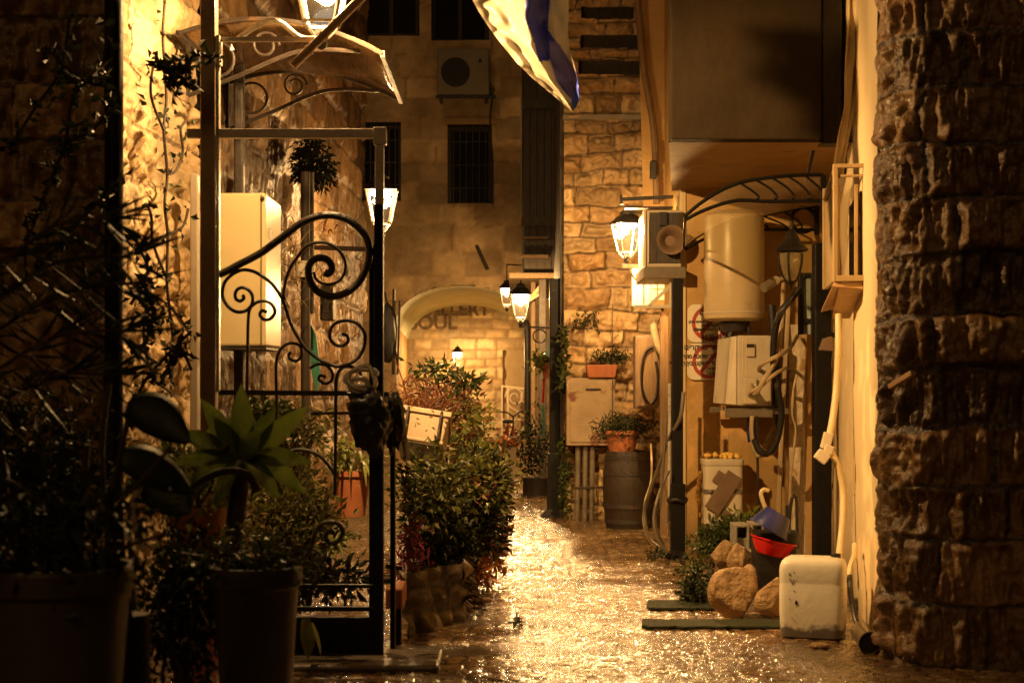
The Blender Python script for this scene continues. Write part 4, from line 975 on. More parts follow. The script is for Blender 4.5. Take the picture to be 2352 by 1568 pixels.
# ------------------------------------------------------------------ right side: pier foot things
Y=13.75; cbx = thing('rusty_cabinet','rust stained metal meter cabinet at the foot of the stone pier','cabinet',(PX(1355,Y),Y,PZ(1022,Y)))
m = MB(); m.box((PX(1300,Y),Y-.12,PZ(1022,Y)),(PX(1411,Y),Y+.12,PZ(868,Y))); part(cbx,'body',m,M['rustmetal'],bevel=.008)
m = MB(); m.box((PX(1308,Y),Y-.13,PZ(1014,Y)),(PX(1402,Y),Y-.122,PZ(876,Y))); part(cbx,'door',m,M['rustmetal'],bevel=.004)
m = MB(); m.bar((PX(1344,Y),Y-.14,PZ(893,Y)),(PX(1378,Y),Y-.14,PZ(893,Y)),.012); m.bar((PX(1405,Y),Y-.13,PZ(700,Y)),(PX(1405,Y),Y-.13,PZ(1018,Y)),.008); part(cbx,'handle',m,M['iron'])
for k,u in enumerate((1327,1344,1360)):
    m = MB(); m.tube([(PX(u,Y),Y-.05,PZ(1022,Y)-.002),(PX(u-2,Y),Y-.05,0)],.024,10); part(cbx,'conduit',m,M['hose_grey'],40)
m = MB(); m.bar((PX(1318,Y),Y-.075,PZ(1118,Y)),(PX(1372,Y),Y-.075,PZ(1118,Y)),.014); part(cbx,'clamp',m,M['iron'])
# barrel
Yb=13.0; bc=(PX(1443,Yb),Yb,0); ba = thing('barrel','old brown wooden barrel with iron hoops beside the rusty cabinet','barrel',bc)
R0=(PX(1503,Yb)-PX(1386,Yb))/2; H0=PZ(1035,Yb)
prof=[(R0*.86,0)]+[(R0*(.86+.14*math.sin(math.pi*i/12)),H0*i/12) for i in range(1,12)]+[(R0*.86,H0),(R0*.78,H0),(R0*.78,H0-.03),(0,H0-.03)]
m = MB(); m.lathe(prof,bc,36); part(ba,'staves',m,M['barrel'],50)
for f_ in (.1,.3,.72,.92):
    rr=R0*(.86+.14*math.sin(math.pi*f_))+.004; m=MB(); m.lathe([(rr-.003,H0*f_-.018),(rr+.003,H0*f_-.018),(rr+.003,H0*f_+.018),(rr-.003,H0*f_+.018)],bc,36); part(ba,'hoop',m,M['iron'],50)
# tan utility board with cable loop
Yt=12.6; tb = thing('tan_box','flat tan wall box with a black cable looped over it','box',(PX(1490,Yt),Yt,PZ(938,Yt)))
m = MB(); m.box((PX(1457,Yt),Yt-.1,PZ(938,Yt)),(PX(1512,Yt),Yt+.15,PZ(771,Yt))); part(tb,'body',m,M['cardbrown'],bevel=.01)
m = MB(); m.box((PX(1462,Yt),Yt-.112,PZ(932,Yt)),(PX(1508,Yt),Yt-.102,PZ(777,Yt))); part(tb,'lid',m,M['wood'],bevel=.004)
m = MB(); yy_=Yt-.13; m.tube(spline([(PX(u,yy_),yy_,PZ(v,yy_)) for u,v in ((1500,795),(1482,810),(1474,850),(1476,895),(1490,925),(1506,912),(1511,870),(1506,830))],6),.011,6); part(tb,'cable',m,M['cable_blk'],60)
m = MB(); m.tube(spline([P(u,v,12.45) for u,v in ((1508,730),(1502,750),(1510,790),(1523,815),(1528,835))],6),.03,8); single('bent_hose','thick bent tan hose curling down over the flat tan box','hose',m,M['cable_tan'],P(1508,730,12.45),smooth=60)
# board edges and pipes right of it
m = MB(); m.box((PX(1517,12.3),12.3,0),(PX(1536,12.3),12.36,PZ(715,12.3))); single('plank','upright wooden plank leaning behind the cable bundled post','plank',m,M['wood'],(PX(1526,12.3),12.3,0),bevel=.006)
# AC unit side on above
Ya=11.15; ac = thing('air_conditioner','shadowed air conditioner beside the arm lantern with wires behind','air conditioner',(PX(1520,Ya),Ya,PZ(615,Ya)))
x0,x1,z0,z1=PX(1482,Ya),PX(1566,Ya),PZ(614,Ya),PZ(482,Ya)
m = MB(); m.box((x0,Ya,z0),(x1,Ya+.6,z1)); part(ac,'body',m,M['acwhite'],bevel=.012)
m = MB(); m.box((x0-.012,Ya-.02,z0),(x0+.004,Ya+.1,z1)); m.box((x0+.016,Ya-.03,z0+.03),(x0+.026,Ya-.002,z1-.06)); part(ac,'corner_trim',m,M['white'],bevel=.003)
m = MB(); m.box((x0+.03,Ya-.014,z0+.03),(x1-.01,Ya-.002,z1-.02)); part(ac,'end_shade_panel',m,M['darkwood'])  # dark panel paints the shade on the unit's end
m = MB(); m.box((x0-.02,Ya-.1,z0-.085),(x1+.02,Ya+.6,z0-.004)); part(ac,'drip_tray',m,M['hose_grey'],bevel=.006)
m = MB(); m.lathe([(.02,.12),(.04,.08),(.07,.03),(.10,.0),(.105,.0),(.075,.03),(.045,.085)],(PX(1541,Ya-.08),Ya-.12,PZ(552,Ya-.08)),20,Matrix.Rotation(-math.pi/2,3,'X')); part(ac,'round_vent',m,M['cardbrown'],50)
m = MB(); m.box((PX(1513,Ya),Ya-.04,PZ(520,Ya)),(PX(1532,Ya),Ya-.016,PZ(488,Ya))); part(ac,'wire_cover',m,M['blackplastic'],bevel=.004)
m = MB(); m.bar(P(1455,704,Ya),P(1542,704,Ya),.025); m.bar(P(1490,703,Ya),P(1541,655,Ya),.025); m.bar(P(1541,616+24,Ya),P(1541,704,Ya),.02); part(ac,'bracket',m,M['white'],bevel=.003)
m = MB(); m.bar(P(1425,458,Ya+.3),P(1546,452,Ya+.3),.025); m.bar(P(1426,448,Ya+.3),P(1428,470,Ya+.3),.02); m.box((PX(1436,Ya+.3),Ya+.3,PZ(478,Ya+.3)),(PX(1546,Ya+.3),Ya+.75,PZ(474,Ya+.3))); single('wall_shelf','thin metal shelf bar above the arm lantern','shelf',m,M['iron'],P(1480,458,Ya+.3))
m = MB(); m.box((PX(1452,12.3),12.3,PZ(704,12.3)),(PX(1478,12.3),12.4,PZ(615,12.3))); m.box((PX(1481,12.3),12.3,PZ(704,12.3)),(PX(1498,12.3),12.36,PZ(648,12.3)));single('white_pipe_casing','cream pipe casing on the pier under the arm lantern','casing',m,M['white'],P(1465,704,12.3),bevel=.01)
m = MB()
for k,(u,v) in enumerate(((1502,652),(1519,652),(1502,678),(1519,678))): m.box((PX(u-7.5,12.2),12.2,PZ(v+12,12.2)),(PX(u+7.5,12.2),12.26,PZ(v-12,12.2)))
single('switch_panel','panel of four pale square covers below the shadowed air conditioner','panel',m,M['acwhite'],P(1510,690,12.2),bevel=.008)
m = MB(); m.box((PX(1492,13.4),13.3,PZ(412,13.4)),(PX(1507,13.4),13.4,PZ(372,13.4))); single('wall_lamp','small dark wall fitting on the old leaning pipe','lamp',m,M['blackplastic'],P(1500,412,13.4),bevel=.01)
# black cable post
Yl=10.7; cp = thing('cable_post','black square post wrapped with bundled cables at the sign wall corner','post',(PX(1556,Yl),Yl,0))
m = MB(); m.box((PX(1543,Yl),Yl-.035,0),(PX(1568,Yl),Yl+.035,PZ(640,Yl))); part(cp,'pole',m,M['black'],bevel=.006)
m = MB(); m.box((PX(1540,Yl),Yl-.045,0),(PX(1573,Yl),Yl+.045,PZ(1110,Yl))); part(cp,'sleeve',m,M['black'],bevel=.006)
m = MB(); m.add([(PX(1528,Yl),Yl-.09,0),(PX(1582,Yl),Yl-.09,0),(PX(1582,Yl),Yl+.08,0),(PX(1528,Yl),Yl+.08,0),(PX(1541,Yl),Yl-.046,.06),(PX(1572,Yl),Yl-.046,.06),(PX(1572,Yl),Yl+.046,.06),(PX(1541,Yl),Yl+.046,.06)],[(0,3,2,1),(4,5,6,7),(0,1,5,4),(1,2,6,5),(2,3,7,6),(3,0,4,7)]); part(cp,'foot',m,M['black'])
m = MB(); m.tube([(PX(1556,Yl)+.06*math.cos(a*math.pi/10),Yl+.07*math.sin(a*math.pi/10),PZ(1148,Yl)+.01*math.sin(a)) for a in range(21)],.014,6); part(cp,'strap',m,M['blackplastic'],60)
def cable(name,label,pts,r,mat,cat='cable',n=7,group=None,seg=6):
    m = MB(); q = spline([P(*p) for p in pts],n); m.tube(q,r,seg); return single(name,label,cat,m,mat,P(*pts[0]),smooth=60,group=group)
cable('thick_cable','thick grey cable sweeping down from the cable post to the barrel',[(1570,900,10.6),(1562,960,10.6),(1535,1010,10.75),(1510,1080,10.9),(1492,1130,11),(1480,1180,11.1),(1492,1235,11.0),(1525,1262,10.9)],.014,M['hose_grey'])
cable('thin_cable','thin pale cable looping to the ground beside the barrel',[(1495,1020,12.5),(1497,1070,12),(1494,1110,11.7),(1482,1150,11.4),(1478,1200,11.2),(1495,1245,11),(1528,1268,10.9)],.008,M['cable_tan'])
cable('grey_hose','grey hose lying against the cable post',[(1530,960,10.6),(1524,1050,10.6),(1517,1150,10.6),(1508,1215,10.65),(1530,1262,10.6)],.011,M['hose_grey'],'hose')
cable('slack_hose','pale slack hose bulging left of the post foot',[(1536,1080,10.6),(1515,1130,10.6),(1502,1190,10.55),(1512,1240,10.5),(1534,1268,10.5)],.013,M['hose_grey'],'hose')
cable('steel_pipe','shiny thin steel pipe just left of the cable post',[(1538,880,10.75),(1538,1000,10.75),(1537,1200,10.75)],.012,M['lampmetal'],'pipe')
# signs
def sign(label, u0,u1,v0,v1, lines, Y=YO-.03):
    r = thing('paper_sign',label,'sign',(PX(u0,Y),Y,PZ(v1,Y)),'resident notices on the sign wall')
    cxn=12; pts=[]
    a,b,c,d=PX(u0,Y),PX(u1,Y),PZ(v1,Y),PZ(v0,Y); rr=.05
    for (cx_,cz_,a0) in ((b-rr,d-rr,0),(a+rr,d-rr,90),(a+rr,c+rr,180),(b-rr,c+rr,270)):
        for k in range(6): an=math.radians(a0+k*18); pts.append((cx_+rr*math.cos(an),Y,cz_+rr*math.sin(an)))
    m = MB(); m.prism(pts,(0,.006,0)); part(r,'board',m,M['signwhite'])
    m = MB(); cx_,cz_=(a+b)/2+.02,(c+d)/2; R1=(d-c)*.47
    ring=[[(cx_+k_*math.cos(i*math.pi/24),Y-.003,cz_+k_*math.sin(i*math.pi/24)) for i in range(49)] for k_ in (R1,R1-.025)]
    m.sheet(ring); m.obox((cx_,Y-.0045,cz_),(2*R1-.02,.001,.026),(0,-math.radians(50),0)); part(r,'prohibition_mark',m,M['signred'])
    for txt,sz,fu,fv in lines:
        t_=text_mesh(txt,sz,(PX(fu,Y),Y-.008,PZ(fv,Y)),extrude=.0006,align='RIGHT' if any('\u0590'<=ch<='\u05ff' for ch in txt) else 'LEFT',bold=.0007); part(r,'lettering',t_,M['signink'])
    return r
def heb(s): return ''.join(reversed(s))
sign('upper faded notice in English half hidden by the water tank',1579,1668,699,786,[('Dear visitors',.052,1606,723),('you are in a residential',.030,1581,741),('neighborhood',.032,1612,750),('please don\'t disturb be',.034,1592,759),('14:00-16:00',.040,1612,776),('23:00-06:00',.040,1612,785)])
sign('lower faded notice in Hebrew half hidden by the side air conditioner',1578,1668,788,872,[(heb('מבקרים יקרים'),.052,1668,803),(heb('אתם בלב שכונת מגורים'),.040,1678,822),(heb('שמרו על השקט בין השעות'),.040,1678,838),('14:00-16:00',.034,1622,850),('23:00-06:00',.034,1622,860)])
# water tank
Yw=10.92; tc_=(PX(1686,Yw),Yw,PZ(728,Yw)); Rt=(PX(1755,Yw)-PX(1617,Yw))/2
tk=thing('water_tank','fat cream cylinder water heater hanging on the sign wall','water heater',tc_)
m=MB(); m.lathe([(0,-.035),(Rt*.8,-.03),(Rt*.97,-.012),(Rt,.012),(Rt,.68),(Rt*.97,.70),(Rt*.7,.735),(0,.75)],tc_,48); part(tk,'body',m,M['tank'],35)
m=MB(); m.lathe([(Rt+.001,.018),(Rt+.004,.02),(Rt+.004,.032),(Rt+.001,.034)],tc_,48); part(tk,'seam',m,M['acwhite'],35)
m=MB(); m.lathe([(0,-.10),(.09,-.10),(.11,-.036),(0,-.036)],tc_,20); m.tube([(tc_[0]-.03,Yw-.05,tc_[2]-.04),(tc_[0]-.03,Yw-.05,tc_[2]-.2),(tc_[0]-.05,Yw-.05,tc_[2]-.35)],.02,8); m.tube([(tc_[0]+.09,Yw-.05,tc_[2]-.03),(tc_[0]+.1,Yw-.05,tc_[2]-.14),(tc_[0]+.16,Yw,tc_[2]-.25)],.012,8); part(tk,'fittings',m,M['iron'],40)
# side AC unit under the tank
Yu=10.45; su=thing('air_conditioner','side-on white air conditioner on a bracket under the water tank','air conditioner',(PX(1715,Yu),Yu,PZ(935,Yu)))
x0,x1,z0,z1=PX(1664,Yu),PX(1772,Yu),PZ(932,Yu),PZ(770,Yu)
m=MB(); m.box((x0+.085,Yu,z0),(x1,Yu+.72,z1)); part(su,'body',m,M['acwhite'],bevel=.012)
m=MB(); m.add([(x0+.01,Yu+.03,z0+.01),(x0+.082,Yu,z0+.005),(x0+.082,Yu+.7,z0+.005),(x0+.01,Yu+.68,z0+.01),(x0+.045,Yu+.03,z1-.01),(x0+.082,Yu,z1-.003),(x0+.082,Yu+.7,z1-.003),(x0+.045,Yu+.68,z1-.01)],[(0,3,2,1),(4,5,6,7),(0,1,5,4),(1,2,6,5),(2,3,7,6),(3,0,4,7)]); part(su,'front_panel',m,M['white'],bevel=.008)
m=MB(); m.box((x0+.118,Yu-.004,z0+.01),(x0+.126,Yu+.006,z1-.02)); m.box((x0+.145,Yu-.004,z0+.01),(x0+.15,Yu+.006,z1-.02)); part(su,'panel_seam',m,M['white'])
m=MB(); m.box((PX(1705,Yu),Yu-.035,PZ(932,Yu)+.01),(PX(1738,Yu),Yu-.002,PZ(868,Yu))); part(su,'valve_cover',m,M['acwhite'],bevel=.012)
m=MB(); m.box((PX(1713,Yu),Yu-.02,PZ(819,Yu)),(PX(1733,Yu),Yu-.002,PZ(788,Yu))); part(su,'label_plate',m,M['acwhite'],bevel=.004)
m=MB(); m.box((PX(1714,Yu),Yu-.024,PZ(798,Yu)),(PX(1731,Yu),Yu-.021,PZ(790,Yu))); part(su,'grip',m,M['blackplastic'])
m=MB(); m.bar((x0-.02,Yu+.05,z0-.035),(x1+.12,Yu+.05,z0-.035),.05,.04); m.bar((x0-.02,Yu+.6,z0-.035),(x1+.1,Yu+.6,z0-.035),.05,.04); m.bar((x0+.0,Yu-.03,z0-.05),(x1+.0,Yu-.03,z0-.05),.04,.05); m.bar((x1+.08,Yu+.05,z0-.06),(x1+.08,YO,z0-.3),.03); part(su,'bracket',m,M['hose_grey'],bevel=.003)
m=MB(); m.box((PX(1655,Yu),Yu-.02,PZ(962,Yu)),(PX(1669,Yu),Yu+.03,PZ(942,Yu))); m.tube([(PX(1662,Yu)+.012*math.cos(a*math.pi/8),Yu,PZ(938,Yu)+.02*math.sin(a*math.pi/8)) for a in range(-1,10)],.004,6); part(su,'padlock',m,M['palewood'],bevel=.004)
# bundle of cables
HG='hoses and cables bundled beside the side air conditioner'
Yh=10.3
cable('tan_hose','tan hose rising from the side air conditioner into the wall bundle',[(1724,880,10.44),(1735,905,10.3),(1755,870,10.25),(1785,820,10.3),(1795,740,10.35),(1800,650,10.4)],.016,M['cable_tan'],'hose',group=HG)
cable('tan_hose','straight tan hose behind the bundle, nearest the peeling pier',[(1812,700,10.5),(1806,800,10.5),(1800,900,10.5),(1795,1010,10.5),(1790,1130,10.5),(1789,1230,10.5)],.017,M['cable_tan'],'hose',group=HG)
cable('tan_hose','tan hose crossing from the bundle over the side air conditioner',[(1742,850,10.46),(1748,838,10.3),(1765,828,10.25),(1790,815,10.25),(1815,798,10.4),(1832,770,10.7)],.014,M['cable_tan'],'hose',group=HG)
cable('tan_hose','lowest tan hose slanting up from the air conditioner corner',[(1720,910,10.46),(1726,900,10.32),(1750,885,10.28),(1778,860,10.25),(1808,845,10.4),(1826,850,10.75)],.013,M['cable_tan'],'hose',group=HG)
cable('black_hose','fat black hose bending down past the window frame',[(1835,662,10.2),(1815,690,10.2),(1795,715,10.2),(1780,760,10.25),(1776,830,10.3),(1788,900,10.3),(1795,950,10.3),(1785,1010,10.3),(1765,1040,10.3),(1745,1035,10.3),(1733,1010,10.35)],.024,M['cable_blk'],'hose',group=HG)
cable('black_cable','slim black cable hanging straight below the side air conditioner',[(1738,955,10.4),(1740,1050,10.4),(1741,1120,10.4),(1742,1190,10.45)],.009,M['cable_blk'],group=HG)
cable('white_cable','pale cable curling under the side air conditioner',[(1728,955,10.38),(1726,985,10.38),(1730,1020,10.38),(1738,1045,10.38),(1750,1045,10.36)],.016,M['cable_tan'],group=HG)
cable('black_hose','second black hose behind the tan hoses',[(1772,700,10.6),(1778,780,10.6),(1785,850,10.6),(1783,930,10.6),(1790,980,10.6)],.026,M['cable_blk'],'hose',group=HG)
cable('thin_tan_cable','thin tan cable running down along the peeling whitewash',[(1830,860,10.3),(1822,900,10.3),(1820,950,10.3),(1828,985,10.3),(1822,1040,10.3),(1815,1120,10.3),(1814,1230,10.3)],.009,M['cable_tan'],group=HG)
m=MB(); m.tube([(PX(1730,Yu),Yu+.1,PZ(950,Yu)),(PX(1729,Yu),Yu+.1,PZ(990,Yu)),(PX(1733,Yu),Yu+.1,PZ(1015,Yu))],.03,8); single('drain_trap','dark blue plastic drain elbow under the side air conditioner','pipe',m,M['blue'],P(1730,950,Yu+.1),smooth=60)
# peeling pier beside cables
me = plaster_mesh('plaster',(PX(1812,10.75),10.75),(PX(1850,10.75),10.75),-.02,PZ(745,10.75),res=.012,amp=.02,seed=91,off=P(1830,1250,10.75))
pp=thing('peeling_pier','narrow pier of flaking pale whitewash beside the hoses','wall',P(1830,1250,10.75)); mesh_part(pp,'plaster',me,M['peel'])
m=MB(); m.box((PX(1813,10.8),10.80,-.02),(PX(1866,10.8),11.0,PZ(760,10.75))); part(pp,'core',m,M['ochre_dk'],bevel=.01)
m=MB(); m.box((PX(1850,10.76),10.74,-.02),(PX(1866,10.76),10.795,PZ(765,10.75))); part(pp,'brown_edge',m,M['ochre'],bevel=.008)
# window slit with pale pane
Yv=10.6; wf=thing('narrow_window','narrow pale window pane in a dark frame behind the hoses','window',P(1850,768,Yv))
m=MB(); a,b,c,d=PX(1834,Yv),PX(1872,Yv),PZ(768,Yv),PZ(627,Yv); q_=.03
m.box((a,Yv-.03,c),(a+q_,Yv+.03,d)); m.box((b-q_,Yv-.03,c),(b,Yv+.03,d)); m.box((a+q_,Yv-.03,d-q_),(b-q_,Yv+.03,d)); m.box((a+q_,Yv-.03,PZ(742,Yv)),(b-q_,Yv+.03,PZ(732,Yv))); part(wf,'frame',m,M['blackplastic'],bevel=.004)
m=MB(); m.box((a+q_,Yv,c),(b-q_,Yv+.01,d-q_)); part(wf,'pane',m,M['paleglass'])
# black corner post
Yk2=10.2; m=MB(); m.box((PX(1868,Yk2),Yk2-.06,0),(PX(1906,Yk2),Yk2+.06,PZ(560,Yk2))); bpst=thing('black_steel_post','broad black steel post where sign wall and cream wall meet','post',(PX(1887,Yk2),Yk2,0)); part(bpst,'post',m,M['black'],bevel=.008)
m=MB(); 
for v in (560,605): m.box((PX(1885,Yk2),Yk2-.1,PZ(v+10,Yk2)),(PX(1912,Yk2),Yk2-.062,PZ(v-8,Yk2)))
m.box((PX(1890,Yk2),Yk2-.1,PZ(776,Yk2)),(PX(1922,Yk2),Yk2-.062,PZ(764,Yk2))); part(bpst,'bracket',m,M['black'])
m=MB(); pts=[P(u,v,9.9) for u,v in ((1886,804),(1896,776),(1912,772),(1916,806))]; m.prism(pts,(.0,.1,0)); single('wood_wedge','small wooden wedge bracket on the black steel post','bracket',m,M['cardbrown'],pts[0],bevel=.004)
# right canopy with scroll brackets
Yq0,Yq1=8.95,10.95
def xw_(Y): return CW(Y)-.06
rc=thing('door_canopy','curved smoked canopy with scrollwork brackets over the cream wall door','canopy',(1.6,9.9,2.3))
near=[(1573,497),(1605,470),(1650,441),(1700,420),(1760,409),(1825,403),(1890,402)]
far=[(1571,569),(1605,543),(1645,524),(1700,508),(1760,495),(1820,483),(1878,474)]
ns_=spline([P(u,v,Yq0) for u,v in near],5); fs_=spline([P(u,v,Yq1) for u,v in far],5)
m=MB(); rows=[]
for k in range(7): rows.append([tuple(a_.lerp(b_,k/6)) for a_,b_ in zip(ns_,fs_)])
m.sheet(rows); part(rc,'sheet',m,M['poly2'],60)
m=MB(); m.tube(ns_,.012,6); m.tube(fs_,.008,6); m.bar(ns_[0],fs_[0],.015,.012); part(rc,'rim',m,M['black'],60)
def bracket(arc, chord, Yv, wallv):
    m=MB(); m.tube(spline([P(u,v,Yv) for u,v in chord],6),.012,6)
    for (u,v,u2,v2,bow) in arc:
        m.tube(spline([P(u,v,Yv),P((u+u2)/2+bow,(v+v2)/2-abs(bow)*.2,Yv),P(u2+bow*.6,v2-6,Yv),P(u2,v2,Yv)],5),.007,6)
    m.bar(P(wallv[0],wallv[1],Yv),P(wallv[0],wallv[2],Yv),.03); part(rc,'bracket',m,M['black'],60)
bracket([(1700,421,1738,458,8),(1735,413,1778,458,12),(1772,408,1818,458,12),(1810,405,1855,458,12),(1848,403,1886,455,10)],[(1574,505),(1620,482),(1690,461),(1770,463),(1888,461)],Yq0,(1890,402,470))
bracket([(1680,513,1720,527,6),(1718,504,1758,527,10),(1755,497,1800,527,10),(1800,487,1835,527,12)],[(1573,574),(1620,548),(1680,528),(1760,527),(1870,528)],Yq1-.02,(1876,474,540))
m=MB(); yv=Yq1-.02; cx_,cz_=PX(1846,yv),PZ(505,yv)
m.tube([(cx_+.085*math.cos(a*math.pi/12),yv,cz_+.085*math.sin(a*math.pi/12)) for a in range(22)],.014,6); part(rc,'bracket_ring',m,M['black'],60)
# unlit hanging lantern + camera
Yn=9.7; lnc=P(1818,640,Yn); un=thing('hanging_lantern','unlit bell shaped lantern hanging under the right hand canopy','lantern',lnc)
m=MB(); zc_=PZ(545,Yn)-lnc[2]; m.lathe([(0,zc_-.105),(.1,zc_-.085),(.105,zc_-.075),(.06,zc_-.03),(.045,zc_),(.03,zc_+.03),(.012,zc_+.05),(.012,zc_+.1)],lnc,24); part(un,'cap',m,M['blackplastic'],40)
m=MB(); m.lathe([(0,-.02),(.03,-.012),(.055,.03),(.07,.09),(.075,zc_-.10),(0,zc_-.10)],lnc,24); part(un,'glass',m,M['clear'],40)
m=MB()
for k in range(5):
    a=2*math.pi*k/5+.5; ca,sa=math.cos(a),math.sin(a); m.tube([(lnc[0]+r_*ca,lnc[1]+r_*sa,lnc[2]+z_2) for r_,z_2 in ((.079,zc_-.1),(.075,.09),(.06,.03),(.035,-.014),(.008,-.03))],.006,6)
m.lathe([(0,-.07),(.01,-.05),(.014,-.03),(0,-.02)],lnc,10); part(un,'cage',m,M['blackplastic'],60)
cam_c=P(1782,644,9.9); sc=thing('security_camera','small white bullet security camera beside the water tank','camera',cam_c)
D=Vector((-.13,-.10,-.075)).normalized(); m=MB(); m.tube([Vector(cam_c)-D*.01,Vector(cam_c)+D*.09],.026,14); part(sc,'body',m,M['camwhite'],40)
m=MB(); m.tube([Vector(cam_c)+D*.03,Vector(cam_c)+D*.125],.030,14); part(sc,'hood',m,M['hose_grey'],40)
m=MB(); m.tube([Vector(cam_c)-D*.01,Vector(cam_c)+Vector((.06,.06,.02)),Vector(cam_c)+Vector((.14,.2,.02))],.012,8); part(sc,'arm',m,M['camwhite'],40)
# white covered box with foam
Yx=10.85; bxo=thing('wall_pipe_cover','white rounded box cover with yellow foam spilling round it on the sign wall','cover',P(1662,1205,Yx))
x0,x1,z0,z1=PX(1619,Yx),PX(1708,Yx),PZ(1215,Yx),PZ(1054,Yx)
m=MB(); m.lathe([(.62,0),(.62,z1-z0-.0),(.56,z1-z0),(0,z1-z0)],((x0+x1)/2,Yx+.12,z0),40,Matrix.Scale((x1-x0)/2/.62,3,Vector((1,0,0)))@Matrix.Scale(.13/.62,3,Vector((0,1,0))),sq=.72); part(bxo,'body',m,M['white'],30)
m=MB(); m.lathe([(.64,-.03),(.66,-.02),(.66,.01),(.63,.015),(0,.015)],((x0+x1)/2,Yx+.12,z1-.015),40,Matrix.Scale((x1-x0)/2/.62,3,Vector((1,0,0)))@Matrix.Scale(.13/.62,3,Vector((0,1,0))),sq=.72); part(bxo,'lid',m,M['white'],30)
m=MB(); rr=random.Random(5)
for k in range(40): m.ell((x0+.01+(x1-x0-.02)*rr.random(),Yx+.08+.16*rr.random(),z1+.008+.016*rr.random()),(.012+.016*rr.random(),.02,.010+.012*rr.random()),8,6)
part(bxo,'foam',m,M['foam'],60)
m=MB()
for k in range(34): 
    f_=rr.random(); m.ell((x0-.006-.022*math.sin(f_*3.1),Yx+.14+.05*rr.random(),z0+.08+.3*f_),(.010+.012*rr.random(),.02,.012+.01*rr.random()),8,6)
part(bxo,'foam',m,M['foam'],60)
m=MB(); m.lathe([(.645,-.014),(.655,-.014),(.655,.014),(.645,.014)],((x0+x1)/2,Yx+.12,PZ(1128,Yx)),40,Matrix.Scale((x1-x0)/2/.62,3,Vector((1,0,0)))@Matrix.Scale(.13/.62,3,Vector((0,1,0))),sq=.72); m.ell((PX(1632,Yx),Yx-.02,PZ(1128,Yx)),(.016,.014,.016),10,6); part(bxo,'strap',m,M['hose_grey'],40)
m=MB(); m.obox((PX(1660,Yx),Yx-.035,PZ(1130,Yx)),(.115,.012,.30),(0,math.radians(33),0)); m.obox((PX(1664,Yx),Yx-.028,PZ(1105,Yx)),(.16,.01,.09),(0,math.radians(33),0)); m.obox((PX(1662,Yx),Yx-.02,PZ(1176,Yx)),(.13,.008,.05),(0,math.radians(33),0)); part(bxo,'board',m,M['cardbrown'],bevel=.003)

# ------------------------------------------------------------------ window box on the cream wall
wb=thing('window_box','projecting slatted shutter box over a window on the cream wall','window',(1.72,8.3,1.75))
d_=Vector((.139,1,0)).normalized(); nrm=Vector((-1,.139,0)).normalized()
def WBp(a, out, z): # a along wall from Y=7.9, out from wall
    p=Vector((CW(7.9)-.035,7.9,0))+d_*a+nrm*out; return (p.x,p.y,z)
zt,zb=PZ(376,7.9),PZ(637,7.9); LW,O=1.0,.135
m=MB()
for k in range(9):
    a0=.02+k*.108; m.add([WBp(a0,O,zb),WBp(a0+.09,O,zb),WBp(a0+.09,O,zt-.1),WBp(a0,O,zt-.1),WBp(a0,O-.02,zb),WBp(a0+.09,O-.02,zb),WBp(a0+.09,O-.02,zt-.1),WBp(a0,O-.02,zt-.1)],[(0,1,2,3),(7,6,5,4),(0,4,5,1),(3,2,6,7),(0,3,7,4),(1,5,6,2)])
part(wb,'shutter',m,M['creamdk'])
m=MB()
def wbar(a,b,w,h): m.bar(a,b,w,h)
wbar(WBp(0,O+.005,zb-.02),WBp(0,O+.005,zt),.022,.03); wbar(WBp(0,0.0,zt-.01),WBp(0,O,zt-.01),.03,.02); wbar(WBp(LW,O,zb),WBp(LW,O,zt),.02,.02)
wbar(WBp(0,0,zb-.005),WBp(0,O,zb-.005),.05,.03); wbar(WBp(0,0,zt-.06),WBp(0,O-.02,zt-.06),.015,.012); wbar(WBp(0,O,zt-.01),WBp(LW,O,zt-.06),.02,.02)
wbar(WBp(0.03,.035,zb),WBp(0.03,.035,zt-.1),.018,.018)
part(wb,'frame',m,M['creamdk'],bevel=.003)
m=MB(); m.add([WBp(0,O+.01,zb-.022),WBp(0,0,zb-.022),WBp(LW,0,zb-.022),WBp(LW,O+.01,zb-.10),WBp(0,O+.02,zb-.045),WBp(0,0,zb-.06),WBp(LW,0,zb-.09),WBp(LW,O+.02,zb-.13)],[(0,1,2,3),(7,6,5,4),(0,4,5,1),(1,5,6,2),(2,6,7,3),(3,7,4,0)])
m.add([WBp(0,0,zb-.062),WBp(.9,.1,zb-.17),WBp(.9,.0,zb-.17),WBp(0,O*.9,zb-.052)],[(0,1,2),(0,3,1)]); part(wb,'sill',m,M['palewood'],bevel=.004)
m=MB(); m.add([WBp(.1,.005,zb+.01),WBp(LW-.1,.005,zb+.01),WBp(LW-.1,.005,zt-.12),WBp(.1,.005,zt-.12)],[(0,1,2,3)]); m.add([WBp(.12,.03,zb+.01),WBp(.15,.03,zb+.01),WBp(.15,.03,zt-.2),WBp(.12,.03,zt-.2)],[(0,1,2,3)]); part(wb,'pane',m,M['darkglass'])
